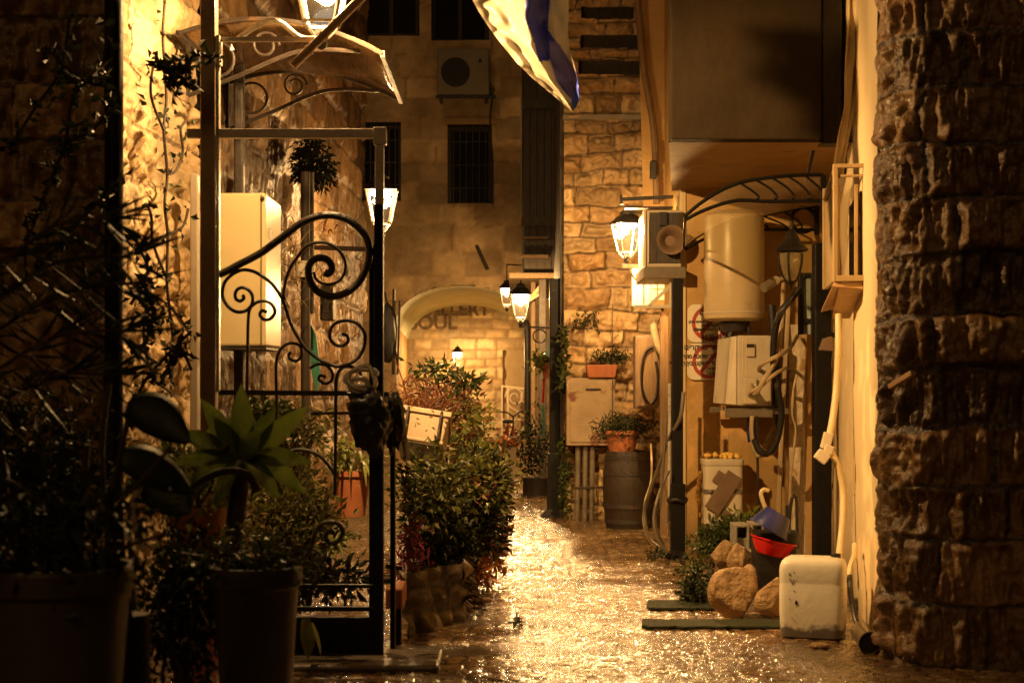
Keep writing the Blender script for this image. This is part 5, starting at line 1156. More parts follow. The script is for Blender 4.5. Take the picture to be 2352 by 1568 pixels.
# conduit and boxes
def W2(u,v,Y): return (u,v,Y)
cable('white_conduit','white corrugated conduit curving down the cream wall',[(1926,722,8.55),(1926,800,8.5),(1922,880,8.5),(1913,960,8.45),(1905,1000,8.4)],.019,M['hose_white'],'conduit',group='corrugated conduits on the cream wall',seg=10)
cable('white_conduit','lower corrugated conduit from the junction box to the jerrycan',[(1907,1035,8.4),(1925,1070,8.4),(1936,1120,8.4),(1936,1190,8.35),(1930,1250,8.3),(1926,1295,8.2)],.019,M['hose_white'],'conduit',group='corrugated conduits on the cream wall',seg=10)
m=MB(); m.obox(P(1899,1012,8.4),(.05,.04,.09),(0,math.radians(14),0)); m.obox(P(1888,1048,8.38),(.07,.04,.06),(0,math.radians(38),0)); m.obox(P(1902,1032,8.4),(.05,.05,.05),(0,math.radians(20),0)); single('junction_box','small yellowed junction boxes joining the two conduits','junction box',m,M['white'],P(1899,1012,8.4),bevel=.006)
cable('short_hose','short ribbed hose end sticking from the wall beside the jerrycan',[(1963,1250,7.95),(1962,1275,7.85),(1953,1300,7.8),(1948,1330,7.75)],.014,M['hose_white'],'hose')
cable('dark_hose','dark hose dropping to the ground behind the jerrycan',[(1951,1320,7.75),(1955,1370,7.7),(1964,1415,7.65),(1972,1440,7.6)],.014,M['cable_blk'],'hose')
m=MB(); m.tube([P(1945,0,8.5),P(1944,300,8.5),P(1941,400,8.5)],.008,6); single('wall_wire','thin dark wire running down the cream wall above the window box','cable',m,M['cable_blk'],P(1944,300,8.5))
cable('sagging_cable','slack cable sagging from the cream wall towards the overhanging bay',[(1928,-10,9.2),(1925,90,9.2),(1912,200,9.25),(1888,290,9.3),(1868,350,9.4),(1852,420,9.6)],.012,M['cable_blk'])
m=MB(); rows=[]
for i in range(26):
    v=-30+i*17.5
    rows.append([(PX(1932+ (1-i/25)*14 -max(0,(i-16))*2.6 + 26*j/5, 8.4), 8.4-.02*math.sin(j*1.9+i*.15)+.012*math.sin(i*.7+j), PZ(v,8.4)) for j in range(6)])
m.sheet(rows); single('wall_drape','pale sheet hanging in long folds down the upper cream wall','sheet',m,M['cream'],P(1950,100,8.4),smooth=60,solid=.004)
m=MB(); m.box((PX(1889,9.05),9.05,PZ(330,9.05)),(PX(1934,9.05),9.2,6.2)); single('gap_shade_board','dark upright board standing in for the shaded gap between the overhanging bay and the cream wall','shutter',m,M['darkwood'],P(1905,330,9.05),bevel=.006)  # dark board added where the gap lies in shade
# jerrycan
Yc=7.3; jc=thing('jerrycan','dirty white plastic jerrycan standing by the cream wall','jerrycan',(PX(1880,Yc),Yc,0))
x0,x1,z1=PX(1805,Yc),PX(1954,Yc),PZ(1284,Yc)
prof=[(.56,0),(.66,.015),(.685,.05),(.69,.10),(.70,.13),(.70,.262),(.690,.271),(.690,.281),(.70,.294),(.70,.335),(.685,.362),(.64,.383),(.54,.395),(.3,.398),(0,.398)]
ks=z1/.398; S=Matrix.Scale((x1-x0)/2/.70*1.0,3,Vector((1,0,0)))@Matrix.Scale(.115/.70,3,Vector((0,1,0)))@Matrix.Scale(ks,3,Vector((0,0,1)))
R2=Matrix.Rotation(math.radians(-17),3,'Z')
m=MB(); m.lathe(prof,((x0+x1)/2,Yc+.12,0),64,R2@S,sq=.74); part(jc,'body',m,M['jerry'],40)
m=MB(); xc=(x0+x1)/2; m.bar((xc-.05,Yc+.12,z1-.001),(xc+.05,Yc+.12,z1-.001),.03,.010); part(jc,'handle',m,M['jerry'],bevel=.003)
m=MB(); m.lathe([(0,-.02),(.024,-.02),(.024,.014),(0,.016)],(x1-.045,Yc+.12,z1-.0),16); part(jc,'cap',m,M['blackplastic'],40)
m=MB(); rr=random.Random(8)
for k in range(26):
    u=1812+rr.random()*30 if k<20 else 1935+rr.random()*8; v=1310+rr.random()*30 if k<14 else 1340+rr.random()*100
    yv=Yc+.042-.00045*(u-1805); m.ell((PX(u,yv),yv,PZ(v,yv)),(.001+.0018*rr.random(),.004,.001+.004*rr.random()),6,4)
m.ell((PX(1829,Yc+.03),Yc+.03,PZ(1385,Yc)),(.007,.006,.011),8,5); part(jc,'blue_spots',m,M['blue'])
# plastic cup tube by the pillar
cA=Vector(P(1975,1452,7.25)); cB=Vector(P(1998,1500,6.92)); cA.z=.06; cB.z=.052
m=MB(); dd=(cB-cA); m.tube([cA,cA+dd*.1,cA+dd*.9,cB],[.040,.046,.047,.050],24,cap=False); r=thing('plastic_pipe','short clear plastic pipe lying open mouthed against the rough pillar','pipe',tuple(cA)); part(r,'tube',m,M['clear'],40,solid=.003)
m=MB(); m.tube([cB-dd*.08,cB-dd*.06],[.046,.046],24); part(r,'dark_mouth',m,M['blackplastic'],40)
m=MB(); q=[cB+Vector((.047*math.cos(a*math.pi/12),0,.05*math.sin(a*math.pi/12))) for a in range(25)]; m.tube(q,.004,6); part(r,'rim',m,M['iron'],60)
m=MB(); lumpy(m,(PX(1883,7.1),7.1,.012),(.045,.03,.016),seed=31); single('pale_stone','small flat pale stone in front of the jerrycan','stone',m,M['rock'],(PX(1883,7.1),7.1,0),smooth=60)
# rocks
def rock(label,u0,u1,v0,v1,Y,seed,dz=.0,mat='rock',tilt=0):
    m=MB(); n,m_=30,20; c=(PX((u0+u1)/2,Y),Y,PZ((v0+v1)/2,Y)); rx=(PX(u1,Y)-PX(u0,Y))/2; rz=(PZ(v0,Y)-PZ(v1,Y))/2
    rg=random.Random(seed); planes=[]
    for k in range(11):
        d=Vector((rg.gauss(0,1),rg.gauss(0,1),rg.gauss(0,1))).normalized(); planes.append((d,.62+.26*rg.random()))
    rows=[]
    for i in range(m_+1):
        th=-math.pi/2+math.pi*i/m_; row=[]
        for j in range(n+1):
            ph=2*math.pi*(j%n)/n; d=Vector((math.cos(th)*math.cos(ph),math.cos(th)*math.sin(ph),math.sin(th)))
            k=1.02
            for pd,pk in planes:
                dt=d.dot(pd)
                if dt>.05: k=min(k,pk/dt)
            row.append((c[0]+rx*1.12*d.x*k,c[1]+rx*.8*d.y*k,c[2]+rz*1.12*d.z*k))
        rows.append(row)
    m.sheet(rows); o=single('rock',label,'rock',m,M[mat],c,group='rocks heaped by the jerrycan',smooth=16); return o
rock('big split rock at the front of the heap, its near face dark',1632,1738,1303,1416,8.0,3)
rock('dark brown rock between the split rock and the jerrycan',1732,1812,1328,1412,7.95,9)
rock('orange rock at the back of the heap under the plant',1634,1690,1244,1318,8.45,4)
rock('pale speckled rock on top of the heap beside the concrete block',1672,1728,1248,1322,8.3,14)
rock('low brown rock half buried behind the split rock',1700,1742,1300,1380,8.2,17)
# concrete block
Yb_=8.6; bk=thing('concrete_block','grey hollow concrete block standing behind the rocks','concrete block',P(1712,1255,Yb_))
def hollow(m,x0,x1,z0,z1,y0,y1,t):
    m.box((x0,y0,z0),(x0+t,y1,z1)); m.box((x1-t,y0,z0),(x1,y1,z1)); m.box((x0+t,y0,z0),(x1-t,y1,z0+t)); m.box((x0+t,y0,z1-t),(x1-t,y1,z1))
m=MB(); hollow(m,PX(1688,Yb_),PX(1722,Yb_),PZ(1262,Yb_),PZ(1205,Yb_),Yb_,Yb_+.2,.014); hollow(m,PX(1726,Yb_),PX(1757,Yb_),PZ(1262,Yb_),PZ(1202,Yb_),Yb_+.02,Yb_+.2,.014)
m.box((PX(1690,Yb_),Yb_+.03,PZ(1262,Yb_)+.0141),(PX(1720,Yb_),Yb_+.2,PZ(1236,Yb_))); m.box((PX(1690,Yb_),Yb_+.10,PZ(1236,Yb_)),(PX(1720,Yb_),Yb_+.19,PZ(1207,Yb_)-.014)); part(bk,'shell',m,M['cinder'],bevel=.004)
m=MB(); m.box((PX(1700,8.5),8.45,0),(PX(1746,8.5),8.7,PZ(1264,8.5))); part(bk,'lower_block',m,M['cinder'],bevel=.006)
# black crate + tubs
Yt=8.15; m=MB(); m.lathe([(.50,0),(.52,.02),(.60,.26),(.62,.262),(.62,.275),(.58,.275),(.56,.25),(0,.2)],(PX(1785,Yt),Yt+.1,PZ(1345,Yt)),40,Matrix.Scale(.118/.6,3,Vector((1,0,0)))@Matrix.Scale(.1/.6,3,Vector((0,1,0))),sq=.7)
tbx=thing('black_tub','black plastic tub under the tilted red and blue basins','tub',P(1785,1345,Yt)); part(tbx,'body',m,M['blackplastic'],40)
m=MB(); m.box((PX(1750,Yt),Yt+.02,0),(PX(1820,Yt),Yt+.18,PZ(1345,Yt)-.002)); part(tbx,'base',m,M['blackplastic'])
def tub(name,label,mat,M4,c,r0,r1,h):
    m=MB(); m.lathe([(0,0),(r0*.9,0),(r0,.008),(r1,h-.008),(r1+.008,h-.006),(r1+.008,h),(r1-.004,h),(r0-.006,.014),(0,.012)],c,40,M4); return single(name,label,'basin',m,mat,tuple(c),smooth=40)
Rr=Matrix.Rotation(math.radians(13),3,'Y')
tub('red_basin','bright red plastic basin tilted on the black tub',M['red'],Rr,Vector(P(1776,1272,8.1))+Vector((0,.09,-.012)),.085,.116,.082)
Rb=Matrix.Rotation(math.radians(180+31),3,'Y')
cb_=Vector(P(1790,1190,8.02))+Vector((.012,.09,.022))
tub('blue_basin','dark blue basin turned upside down inside the red one',M['blue'],Rb,cb_,.072,.105,.105)
# garden rods
cable('bent_rod','pale hooked pipe end curving up behind the plant',[(1768,1215,8.9),(1762,1180,8.95),(1752,1150,8.95),(1748,1132,8.95),(1755,1124,8.95),(1766,1127,8.95)],.013,M['hose_white'],'pipe')
cable('black_rod','black hooked rod standing beside the blue basin',[(1832,1260,8.6),(1831,1200,8.6),(1830,1150,8.6),(1826,1138,8.6),(1820,1142,8.6),(1815,1170,8.6),(1812,1215,8.6)],.010,M['cable_blk'],'rod')
cable('black_rod','straight black rod behind the hooked one',[(1808,1160,8.7),(1808,1260,8.7)],.009,M['cable_blk'],'rod')
# mats
def turf(label,u0,u1,v0,v1):
    Ya,Yb2=GY(v1),GY(v0); m=MB(); rr=np.random.default_rng(int(u0)); n=22
    pa=[(PX(u0,Ya)+(PX(u1,Ya)-PX(u0,Ya))*i/n, Ya+rr.normal()*.006+(.06 if i==0 else 0)) for i in range(n+1)]; pb=[(PX(u0,Yb2)+(PX(u1,Yb2)-PX(u0,Yb2))*i/n, Yb2+rr.normal()*.01) for i in range(n,-1,-1)]
    poly=[(x_,y_,.012) for x_,y_ in pa+pb]; m.prism(poly,(0,0,.009)); return single('grass_mat',label,'mat',m,M['mat'],(poly[0][0],poly[0][1],.02),group='worn grass mats on the cobbles')
turf('worn green mat nearest the viewer, stretching to the jerrycan',1476,1815,1430,1447); turf('shorter green mat behind, touching the rock heap',1488,1640,1386,1404)
m=MB(); mA=Vector(P(2046,888,6.62)); mB_=Vector(P(2098,856,6.5)); m.bar(mA,mB_,.03,.022); single('wooden_peg','short wooden peg stuck in a joint of the rough pillar','peg',m,M['palewood'],tuple(mA),bevel=.003)
# ------------------------------------------------------------------ plants
def rngp(seed): return np.random.default_rng(seed)
def bush(root_label, name, cat, c, r, n, L, mat, seed, W=.45, clumps=14, droop=.2, stems=7, base=None, group=None, extra=None, shell=.6, mname='foliage', stem_r=.006, up=.3):
    """shrub: irregular clumps of small leaves on visible stems"""
    rg=rngp(seed); c=np.array(c,float); r=np.array(r,float)
    base=np.array(base if base is not None else (c[0],c[1],c[2]-r[2]))
    t=thing(name,root_label,cat,tuple(base),group)
    cl=rg.normal(size=(clumps,3)); cl/=np.linalg.norm(cl,axis=1,keepdims=True); cl*=(shell+(1-shell)*rg.random((clumps,1))); cl=cl*.8
    k=rg.integers(0,clumps,n); off=np.clip(rg.normal(size=(n,3)),-1.7,1.7)*.24
    p=cl[k]+off; q=c+p*r
    q[:,2]=np.maximum(q[:,2],.015)
    d=p*.7+rg.normal(size=(n,3))*.6+np.array((0,0,up-droop)); 
    m=MB(); m.leaves(q,d,L,W,rg); f=part(t,mname,m,mat)
    m=MB()
    for i in range(min(stems,clumps)):
        e=c+cl[i]*r; mid=(base+e)/2+rg.normal(size=3)*r*.15; m.tube(spline([tuple(base+rg.normal(size=3)*np.array((.03,.03,0))),tuple(mid),tuple(e)],5),stem_r,5)
        for j in range(3):
            e2=e+rg.normal(size=3)*r*.3; m.tube([tuple(e),tuple((e+e2)/2+rg.normal(size=3)*.01),tuple(e2)],stem_r*.5,4)
    part(t,'stems',m,M['stem'],60)
    if extra:
        for (n2,mat2,L2,seed2,nm,lab,cen,rad) in extra:
            rg2=rngp(seed2); cc=np.array(cen,float); p=rg2.normal(size=(n2,3))*.5; q=cc+p*np.array(rad); q[:,2]=np.maximum(q[:,2],.02); m=MB(); m.leaves(q,p+rg2.normal(size=(n2,3))*.6+np.array((0,0,-.2)),L2,.5,rg2); part(t,nm,m,mat2,label=lab)
    return t
def pc(u,v,Y): return P(u,v,Y)
# hedge mass along the street (left), spreading from the railing to the lane
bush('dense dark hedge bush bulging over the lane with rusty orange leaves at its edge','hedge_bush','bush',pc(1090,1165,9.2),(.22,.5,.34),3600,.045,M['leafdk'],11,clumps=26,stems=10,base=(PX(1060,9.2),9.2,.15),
     extra=((420,M['leaflit'],.05,14,'olive_leaves','olive leaves catching the lamp light',pc(1095,1105,8.9),(.2,.3,.16)),(260,M['leaforange'],.06,12,'orange_leaves','orange lit leaves at the lane edge',pc(1132,1240,9.3),(.07,.2,.2)),(160,M['leafred'],.05,13,'rusty_leaves','rust coloured leaves',pc(1075,1120,8.9),(.15,.2,.1))))  # olive leaves: lamp light painted by a lighter leaf tone
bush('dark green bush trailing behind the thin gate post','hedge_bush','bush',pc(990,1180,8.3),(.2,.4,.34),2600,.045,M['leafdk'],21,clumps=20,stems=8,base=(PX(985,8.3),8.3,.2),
     extra=((320,M['leaflit'],.045,24,'olive_leaves','olive leaves catching the lamp light',pc(1000,1110,7.9),(.16,.1,.2)),(120,M['leaf'],.05,22,'fresh_leaves','brighter leaves',pc(985,1130,7.9),(.16,.1,.2)),(70,M['leafstraw'],.05,23,'dry_leaves','dry leaves',pc(950,1200,7.9),(.08,.1,.1))))  # lighter olive tone paints lamp light on this bush
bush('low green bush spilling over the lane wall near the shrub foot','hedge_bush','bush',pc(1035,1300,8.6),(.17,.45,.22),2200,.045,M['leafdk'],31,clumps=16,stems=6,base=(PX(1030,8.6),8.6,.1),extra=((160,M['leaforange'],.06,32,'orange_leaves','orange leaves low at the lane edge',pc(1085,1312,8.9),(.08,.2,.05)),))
bush('leafy climber with rusty stems rising in front of the garden lantern','climber','climber',pc(1010,920,10.2),(.30,.3,.24),330,.055,M['leafred'],41,W=.35,clumps=26,stems=26,base=pc(985,1000,10.0),shell=.3,stem_r=.008,
     extra=((170,M['leafyel'],.055,42,'green_leaves','green leaves at the climber tips',pc(1070,960,10.1),(.17,.2,.2)),(110,M['leaf'],.05,43,'green_leaves','topmost leaves',pc(1000,850,10.1),(.14,.1,.05)),(90,M['leaf'],.06,44,'green_leaves','leaves right of the lantern post',pc(1075,875,10.1),(.1,.1,.03))))
bush('slender shrub with yellowish leaves beside the climber','shrub','shrub',pc(1095,1010,10.5),(.17,.3,.30),420,.05,M['leafyel'],51,W=.4,clumps=20,stems=14,base=pc(1080,1150,10.4),shell=.3,extra=((260,M['leafred'],.05,52,'rusty_leaves','rusty leaves',pc(1065,1040,10.3),(.15,.2,.25)),))
m=MB(); rg=rngp(61); n=240; q=np.array(pc(945,1262,7.75))+rg.normal(size=(n,3))*np.array((.035,.04,.075)); m.leaves(q,rg.normal(size=(n,3))+np.array((.2,0,-.7)),.055,.22,rg); t=thing('pink_plant','trailing pink leaved plant beside the thin gate post','plant',pc(945,1262,7.75)); part(t,'foliage',m,M['leafpink']); m=MB(); m.tube(spline([pc(938,1180,7.75),pc(946,1250,7.7),pc(955,1330,7.72)],5),.005,5); part(t,'stem',m,M['stem'])
# rough planter wall under hedge
pw=thing('planter_wall','low rough stone planter wall along the lane foot of the hedge','wall',(PX(990,8),8,0))
me=stone_mesh('masonry',(PX(925,7.45),7.45),(PX(1062,7.9),7.9),-.02,.30,(.11,.17),(.12,.22),.04,.04,.012,.016,((.17,.12,.07),(.13,.09,.05)),(.03,.02,.012),83,12,9,None,.04,off=(PX(990,8),8,0),back=False); mesh_part(pw,'masonry',me,M['stone'])
me=stone_mesh('side_masonry',(PX(1062,7.9),7.9),(PX(1108,11.2),11.2),-.02,.30,(.11,.17),(.12,.22),.04,.04,.016,.016,((.17,.12,.07),(.13,.09,.05)),(.03,.02,.012),84,8,6,None,.04,off=(PX(990,8),8,0),back=False); mesh_part(pw,'masonry',me,M['stone'])
m=MB(); m.add([(PX(925,7.5),7.5,.27),(PX(1060,7.93),7.93,.27),(PX(1106,11.2),11.2,.27),(PX(925,11.2)-.2,11.2,.27)],[(0,1,2,3)]); part(pw,'soil',m,M['slab'])
# tilted planter box
Yx2=8.7; px_=thing('planter_box','tilted off-white plastic planter box hanging on the railing','planter',pc(970,1000,Yx2))
m=MB(); Rm=Matrix.Rotation(math.radians(9),3,'Y')@Matrix.Rotation(math.radians(-16),3,'X'); c=Vector(pc(972,1004,Yx2))
def pbox(m, c, R, top, bot, h, t=.012):
    vs=[]; 
    for (a,b,z) in ((bot[0],bot[1],-h/2),(top[0],top[1],h/2),(top[0]-t,top[1]-t,h/2),(bot[0]-t,bot[1]-t,-h/2+t)):
        for sx,sy in ((-1,-1),(1,-1),(1,1),(-1,1)): vs.append(c+R@Vector((sx*a,sy*b,z)))
    fs=[(3,2,1,0),(12,13,14,15)]
    for L_ in range(3):
        for k in range(4): fs.append((L_*4+k,L_*4+(k+1)%4,L_*4+4+(k+1)%4,L_*4+4+k))
    m.add(vs,fs)
pbox(m,c,Rm,(.135,.26),(.115,.235),.185); part(px_,'box',m,M['boxplastic'],bevel=.008)
m=MB()
for kx in (-.09,.09): m.tube([c+Rm@Vector((kx,-.24,.10)),c+Rm@Vector((kx,-.275,.09)),c+Rm@Vector((kx,-.262,-.06)),c+Rm@Vector((kx,-.20,-.105)),c+Rm@Vector((kx,.2,-.105))],.007,6)
m.tube([c+Rm@Vector((.0,.1,-.105)),(c.x-.03,c.y+.1,.25)],.014,6)
part(px_,'bracket',m,M['iron'])
m=MB(); pbox(m,c+Rm@Vector((0,0,.083)),Rm,(.145,.27),(.143,.268),.028,.02); pbox(m,c+Rm@Vector((0,0,-.075)),Rm,(.126,.247),(.122,.243),.016,.015); part(px_,'rim',m,M['boxplastic'],bevel=.004)
m=MB(); rg=rngp(71)
for k in range(34):
    b=c+Rm@Vector((rg.uniform(-.11,.11),rg.uniform(-.2,.2),.07)); e=b+Vector((rg.normal()*.09+.03,rg.normal()*.08,.08+.16*rg.random())); e2=e+Vector((rg.normal()*.07,0,rg.normal()*.06)); m.tube(spline([b,(b+e)/2+Vector((rg.normal()*.03,0,0)),e,e2],4),.0035,4)
part(px_,'dry_stems',m,M['leafred'],60)
m=MB(); n=260; q=np.array(c+Vector((.03,0,.16)))+rg.normal(size=(n,3))*np.array((.10,.12,.07)); m.leaves(q,rg.normal(size=(n,3)),.035,.4,rg); part(px_,'foliage',m,M['leafred'])
# white tall pot near far end
Yw2=16.5; m=MB(); m.lathe([(.062,0),(.088,.5),(.095,.505),(.095,.53),(.08,.53),(0,.5)],(PX(1172,Yw2),Yw2,0),4,Matrix.Rotation(math.pi/4,3,'Z')); r=thing('white_planter','tall white square planter near the bicycle','planter',(PX(1172,Yw2),Yw2,0)); part(r,'pot',m,M['white'])
m=MB(); rg=rngp(77); n=120; q=np.array((PX(1160,Yw2),Yw2,.56))+rg.normal(size=(n,3))*np.array((.07,.06,.03)); m.leaves(q,rg.normal(size=(n,3)),.07,.5,rg); part(r,'foliage',m,M['leaforange'])
# dark planter by the timber posts
Yw3=16.8; m=MB(); m.lathe([(.22,0),(.22,.22),(.23,.22),(.23,.26),(.2,.26),(0,.22)],(PX(1236,Yw3),Yw3,0),20,Matrix.Scale(.75,3)); r=thing('dark_planter','dark planter with a scrubby bush at the timber posts','planter',(PX(1236,Yw3),Yw3,0)); part(r,'pot',m,M['darkwood'],40)
m=MB(); rg=rngp(78); n=900; q=np.array((PX(1225,Yw3),Yw3,.5))+rg.normal(size=(n,3))*np.array((.11,.12,.2)); m.leaves(q,rg.normal(size=(n,3)),.05,.45,rg); part(r,'foliage',m,M['leafdk'])
# hanging pot with yellow leaves
Yq=14.9; hp=thing('hanging_pot','orange flowerpot with yellow green leaves hung on the dark post','flowerpot',pc(1262,868,Yq))
m=MB(); m.lathe([(0,0),(.055,0),(.085,.125),(.093,.125),(.093,.15),(.078,.15),(0,.13)],pc(1262,868,Yq),20); part(hp,'pot',m,M['terra'],40)
m=MB(); rg=rngp(79); n=170; q=np.array(pc(1252,828,Yq-.03))+rg.normal(size=(n,3))*np.array((.075,.06,.05)); m.leaves(q,rg.normal(size=(n,3)),.06,.7,rg); part(hp,'foliage',m,M['leafyel'])
m=MB(); m.bar(P(1267,767,14.6),P(1258,815,14.6),.03,.02); m.bar(P(1258,815,14.6),P(1270,822,14.6),.03,.02); single('blue_strap','pale blue plastic strap hanging over the yellow leaved pot','strap',m,M['cyan'],P(1262,790,14.6))
m=MB(); m.bar(P(1250,865,15),P(1247,925,15),.022,.02); single('red_strip','narrow red strip hanging below the orange flowerpot','strip',m,M['red'],P(1248,890,15))
m=MB(); m.bar(P(1248,930,15),P(1249,1000,15),.02,.02); single('green_strip','narrow pale green strip under the red strip','strip',m,M['teal'],P(1248,960,15))
# creeper at the pier corner
m=MB(); rg=rngp(80); zz=np.concatenate([rg.uniform(PZ(900,13.8),PZ(745,13.8),150),rg.uniform(.05,PZ(1010,13.8),170)]); n=len(zz); q=np.stack([PX(1294,13.8)+rg.normal(size=n)*.022,13.8+rg.normal(size=n)*.03,zz],1); m.leaves(q,rg.normal(size=(n,3))+np.array((0,-.5,-.2)),.055,.7,rg); cr=thing('wall_creeper','thin green creeper running down the corner of the stone pier','creeper',P(1294,1190,13.8)); part(cr,'foliage',m,M['leaf'])
m=MB(); m.tube(spline([P(1294+3*math.sin(k*1.3),1190-k*45,13.8) for k in range(11)],4),.006,5); part(cr,'stem',m,M['stem'])
m=MB(); rg=rngp(81); n=140; q=np.array(P(1343,735,13.8))+rg.normal(size=(n,3))*np.array((.06,.02,.04)); m.leaves(q,rg.normal(size=(n,3))+np.array((0,-.5,-.2)),.04,.4,rg); t=thing('wall_fern','small fern tuft growing from a joint of the stone pier','fern',P(1343,735,13.8)); part(t,'fronds',m,M['leafdk']); m=MB(); m.tube(spline([P(1335,752,13.85),P(1343,738,13.76),P(1352,722,13.76)],5),.005,5); part(t,'stem',m,M['stem'])
# orange trough with plants on the pier
Yo=13.7; ot=thing('window_trough','long orange plastic flower trough on the rusty cabinet','flower trough',P(1380,868,Yo))
m=MB(); m.add([(PX(1350,Yo),Yo-.1,PZ(867,Yo)),(PX(1411,Yo),Yo-.1,PZ(867,Yo)),(PX(1411,Yo),Yo+.05,PZ(867,Yo)),(PX(1350,Yo),Yo+.05,PZ(867,Yo)),(PX(1345,Yo),Yo-.13,PZ(838,Yo)),(PX(1416,Yo),Yo-.13,PZ(838,Yo)),(PX(1416,Yo),Yo+.07,PZ(838,Yo)),(PX(1345,Yo),Yo+.07,PZ(838,Yo))],[(0,3,2,1),(4,5,6,7),(0,1,5,4),(1,2,6,5),(2,3,7,6),(3,0,4,7)]); part(ot,'trough',m,M['terra'],bevel=.006)
m=MB(); rg=rngp(82); n=420; k=rg.integers(0,4,n); cx=np.array([PX(u,Yo) for u in (1378,1395,1412,1424)])[k]; q=np.stack([cx+rg.normal(size=n)*.04,Yo-.05+rg.normal(size=n)*.05,PZ(828,Yo)+np.abs(rg.normal(size=n))*.05-.01],1); m.leaves(q,rg.normal(size=(n,3))+np.array((0,0,.4)),.05,.22,rg); part(ot,'foliage',m,M['leafdk'])
# pot on the barrel
pb=thing('potted_fern','bushy dry fern in a brown pot on top of the barrel','potted plant',(PX(1428,13.0),13.0,H0))
m=MB(); m.lathe([(0,.0),(.10,.0),(.135,.17),(.145,.17),(.145,.2),(.12,.2),(0,.17)],(PX(1428,13.0),12.98,H0-.03),24); part(pb,'pot',m,M['terra'],40)
m=MB(); rg=rngp(85); n=1300; q=np.array((PX(1428,13.0),12.98,H0+.18))+rg.normal(size=(n,3))*np.array((.10,.1,.055)); m.leaves(q,rg.normal(size=(n,3))*np.array((1,1,.6)),.06,.16,rg); part(pb,'foliage',m,M['leafdk'])
# green plant at the ochre wall foot and small weeds
bush('leafy green plant growing along the sign wall foot above the rocks','garden_plant','plant',pc(1665,1240,8.95),(.20,.2,.11),1700,.035,M['leaf'],91,clumps=22,stems=8,base=(PX(1640,8.9),8.9,.05),extra=((420,M['leaf'],.035,92,'low_foliage','foliage creeping to the ground',pc(1598,1330,8.7),(.07,.15,.13)),(300,M['leafyel'],.04,93,'lit_leaves','brightest lit leaves',pc(1730,1195,9.1),(.11,.1,.05)),(360,M['leafdk'],.035,94,'shaded_foliage','shaded foliage low at the lane edge',pc(1590,1365,8.5),(.06,.12,.08))))  # lighter and darker leaf tones paint light and shade on the plant
m=MB(); rg=rngp(96); n=90; q=np.array(pc(1519,1275,10.6))+rg.normal(size=(n,3))*np.array((.05,.04,.015)); q[:,2]=np.maximum(q[:,2],.02); m.leaves(q,rg.normal(size=(n,3))+np.array((0,0,.5)),.04,.4,rg); single('weed_tuft','low weed tuft at the foot of the cable post','weed',m,M['leafdk'],pc(1519,1275,10.6))
m=MB(); rg=rngp(97); n=40; q=np.array((PX(1190,7.7),7.7,.03))+rg.normal(size=(n,3))*np.array((.012,.012,.01)); m.leaves(q,rg.normal(size=(n,3)),.03,.4,rg); single('fallen_twig','small dark fallen twig lying on the wet cobbles','twig',m,M['leafdk'],(PX(1190,7.7),7.7,.03))
m=MB(); lumpy(m,(PX(1105,8.6),8.6,.012),(.055,.05,.018),seed=33); single('flat_stone','flat brown stone lying on the cobbles by the hedge foot','stone',m,M['rock'],(PX(1105,8.6),8.6,0),smooth=60)
m=MB(); rg=rngp(98); n=60; q=np.stack([np.full(n,PX(1062,8.05))+rg.normal(size=n)*.02,np.full(n,8.05),rg.uniform(.02,.28,n)],1); m.leaves(q,rg.normal(size=(n,3))*np.array((1,.4,.5))+np.array((.4,0,-.8)),.09,.12,rg); single('dry_grass_tuft','dry drooping grass tuft at the planter wall corner','grass tuft',m,M['stem'],(PX(1062,8.05),8.05,0))
# wall plants behind the gate (old house wall)
def grassy(name,label,c,spread,n,L,mat,seed,w=.012,droop=1.3,pot=None):
    t=thing(name,label,'plant' if not pot else 'potted plant',tuple(c)); rg=rngp(seed); m=MB()
    for k in range(n):
        b=(c[0]+rg.normal()*spread[0],c[1]+rg.normal()*spread[1],c[2]+rg.normal()*spread[2]); a=rg.uniform(0,2*math.pi)
        m.strap(b,(math.cos(a)*.9,math.sin(a)*.9-.3,.5+rg.random()),L*(.6+.7*rg.random()),w*(.7+.6*rg.random()),droop*(.7+.6*rg.random()),6)
    part(t,'foliage',m,mat,60)
    if pot:
        m=MB(); r_,h_=pot; m.lathe([(0,-h_),(r_*.7,-h_),(r_*.95,-.03),(r_*1.05,-.03),(r_*1.05,0),(r_*.9,0),(0,-.02)],tuple(c),20); part(t,'pot',m,M['terra'],40)
    return t
grassy('hanging_grass','straw coloured grass plant spilling down the old house by the cabinet',pc(668,610,9.3),(.045,.12,.14),46,.26,M['leafstraw'],101,.010,1.9)
grassy('hanging_grass','tangled hanging grass right of the dark rough pole',pc(735,660,10.2),(.07,.12,.11),40,.28,M['leafstraw'],102,.009,2.2)
grassy('hanging_grass','sprig of lit leaves just under the gate arch',pc(750,535,10.0),(.06,.08,.02),14,.14,M['leaforange'],103,.014,1.6)
grassy('spider_plant','bright spider plant in a terracotta pot behind the gate bars',pc(808,1080,9.0),(.05,.05,.02),42,.34,M['leafyel'],104,.019,1.6,pot=(.11,.26))
grassy('spider_plant','pale dry bladed plant left of the terracotta potted one',pc(757,1030,9.2),(.05,.08,.04),30,.3,M['leafstraw'],105,.016,1.5)
grassy('spider_plant','small spider plant low behind the lower gate scroll',pc(772,1262,7.6),(.015,.02,.01),22,.15,M['leafyel'],106,.014,1.8)
m=MB(); m.tube([P(757,985,9.0),P(748,1075,9.0),P(775,1085,9.0)],.03,6); pts=[P(u,v,8.95) for u,v in ((742,1000),(758,985),(772,1040),(768,1080),(748,1075))]; m=MB(); m.prism(pts,(0,.02,0)); single('paper_bag','creased pale paper among the dry bladed plants','paper',m,M['dustbag'],pts[0],bevel=.006)
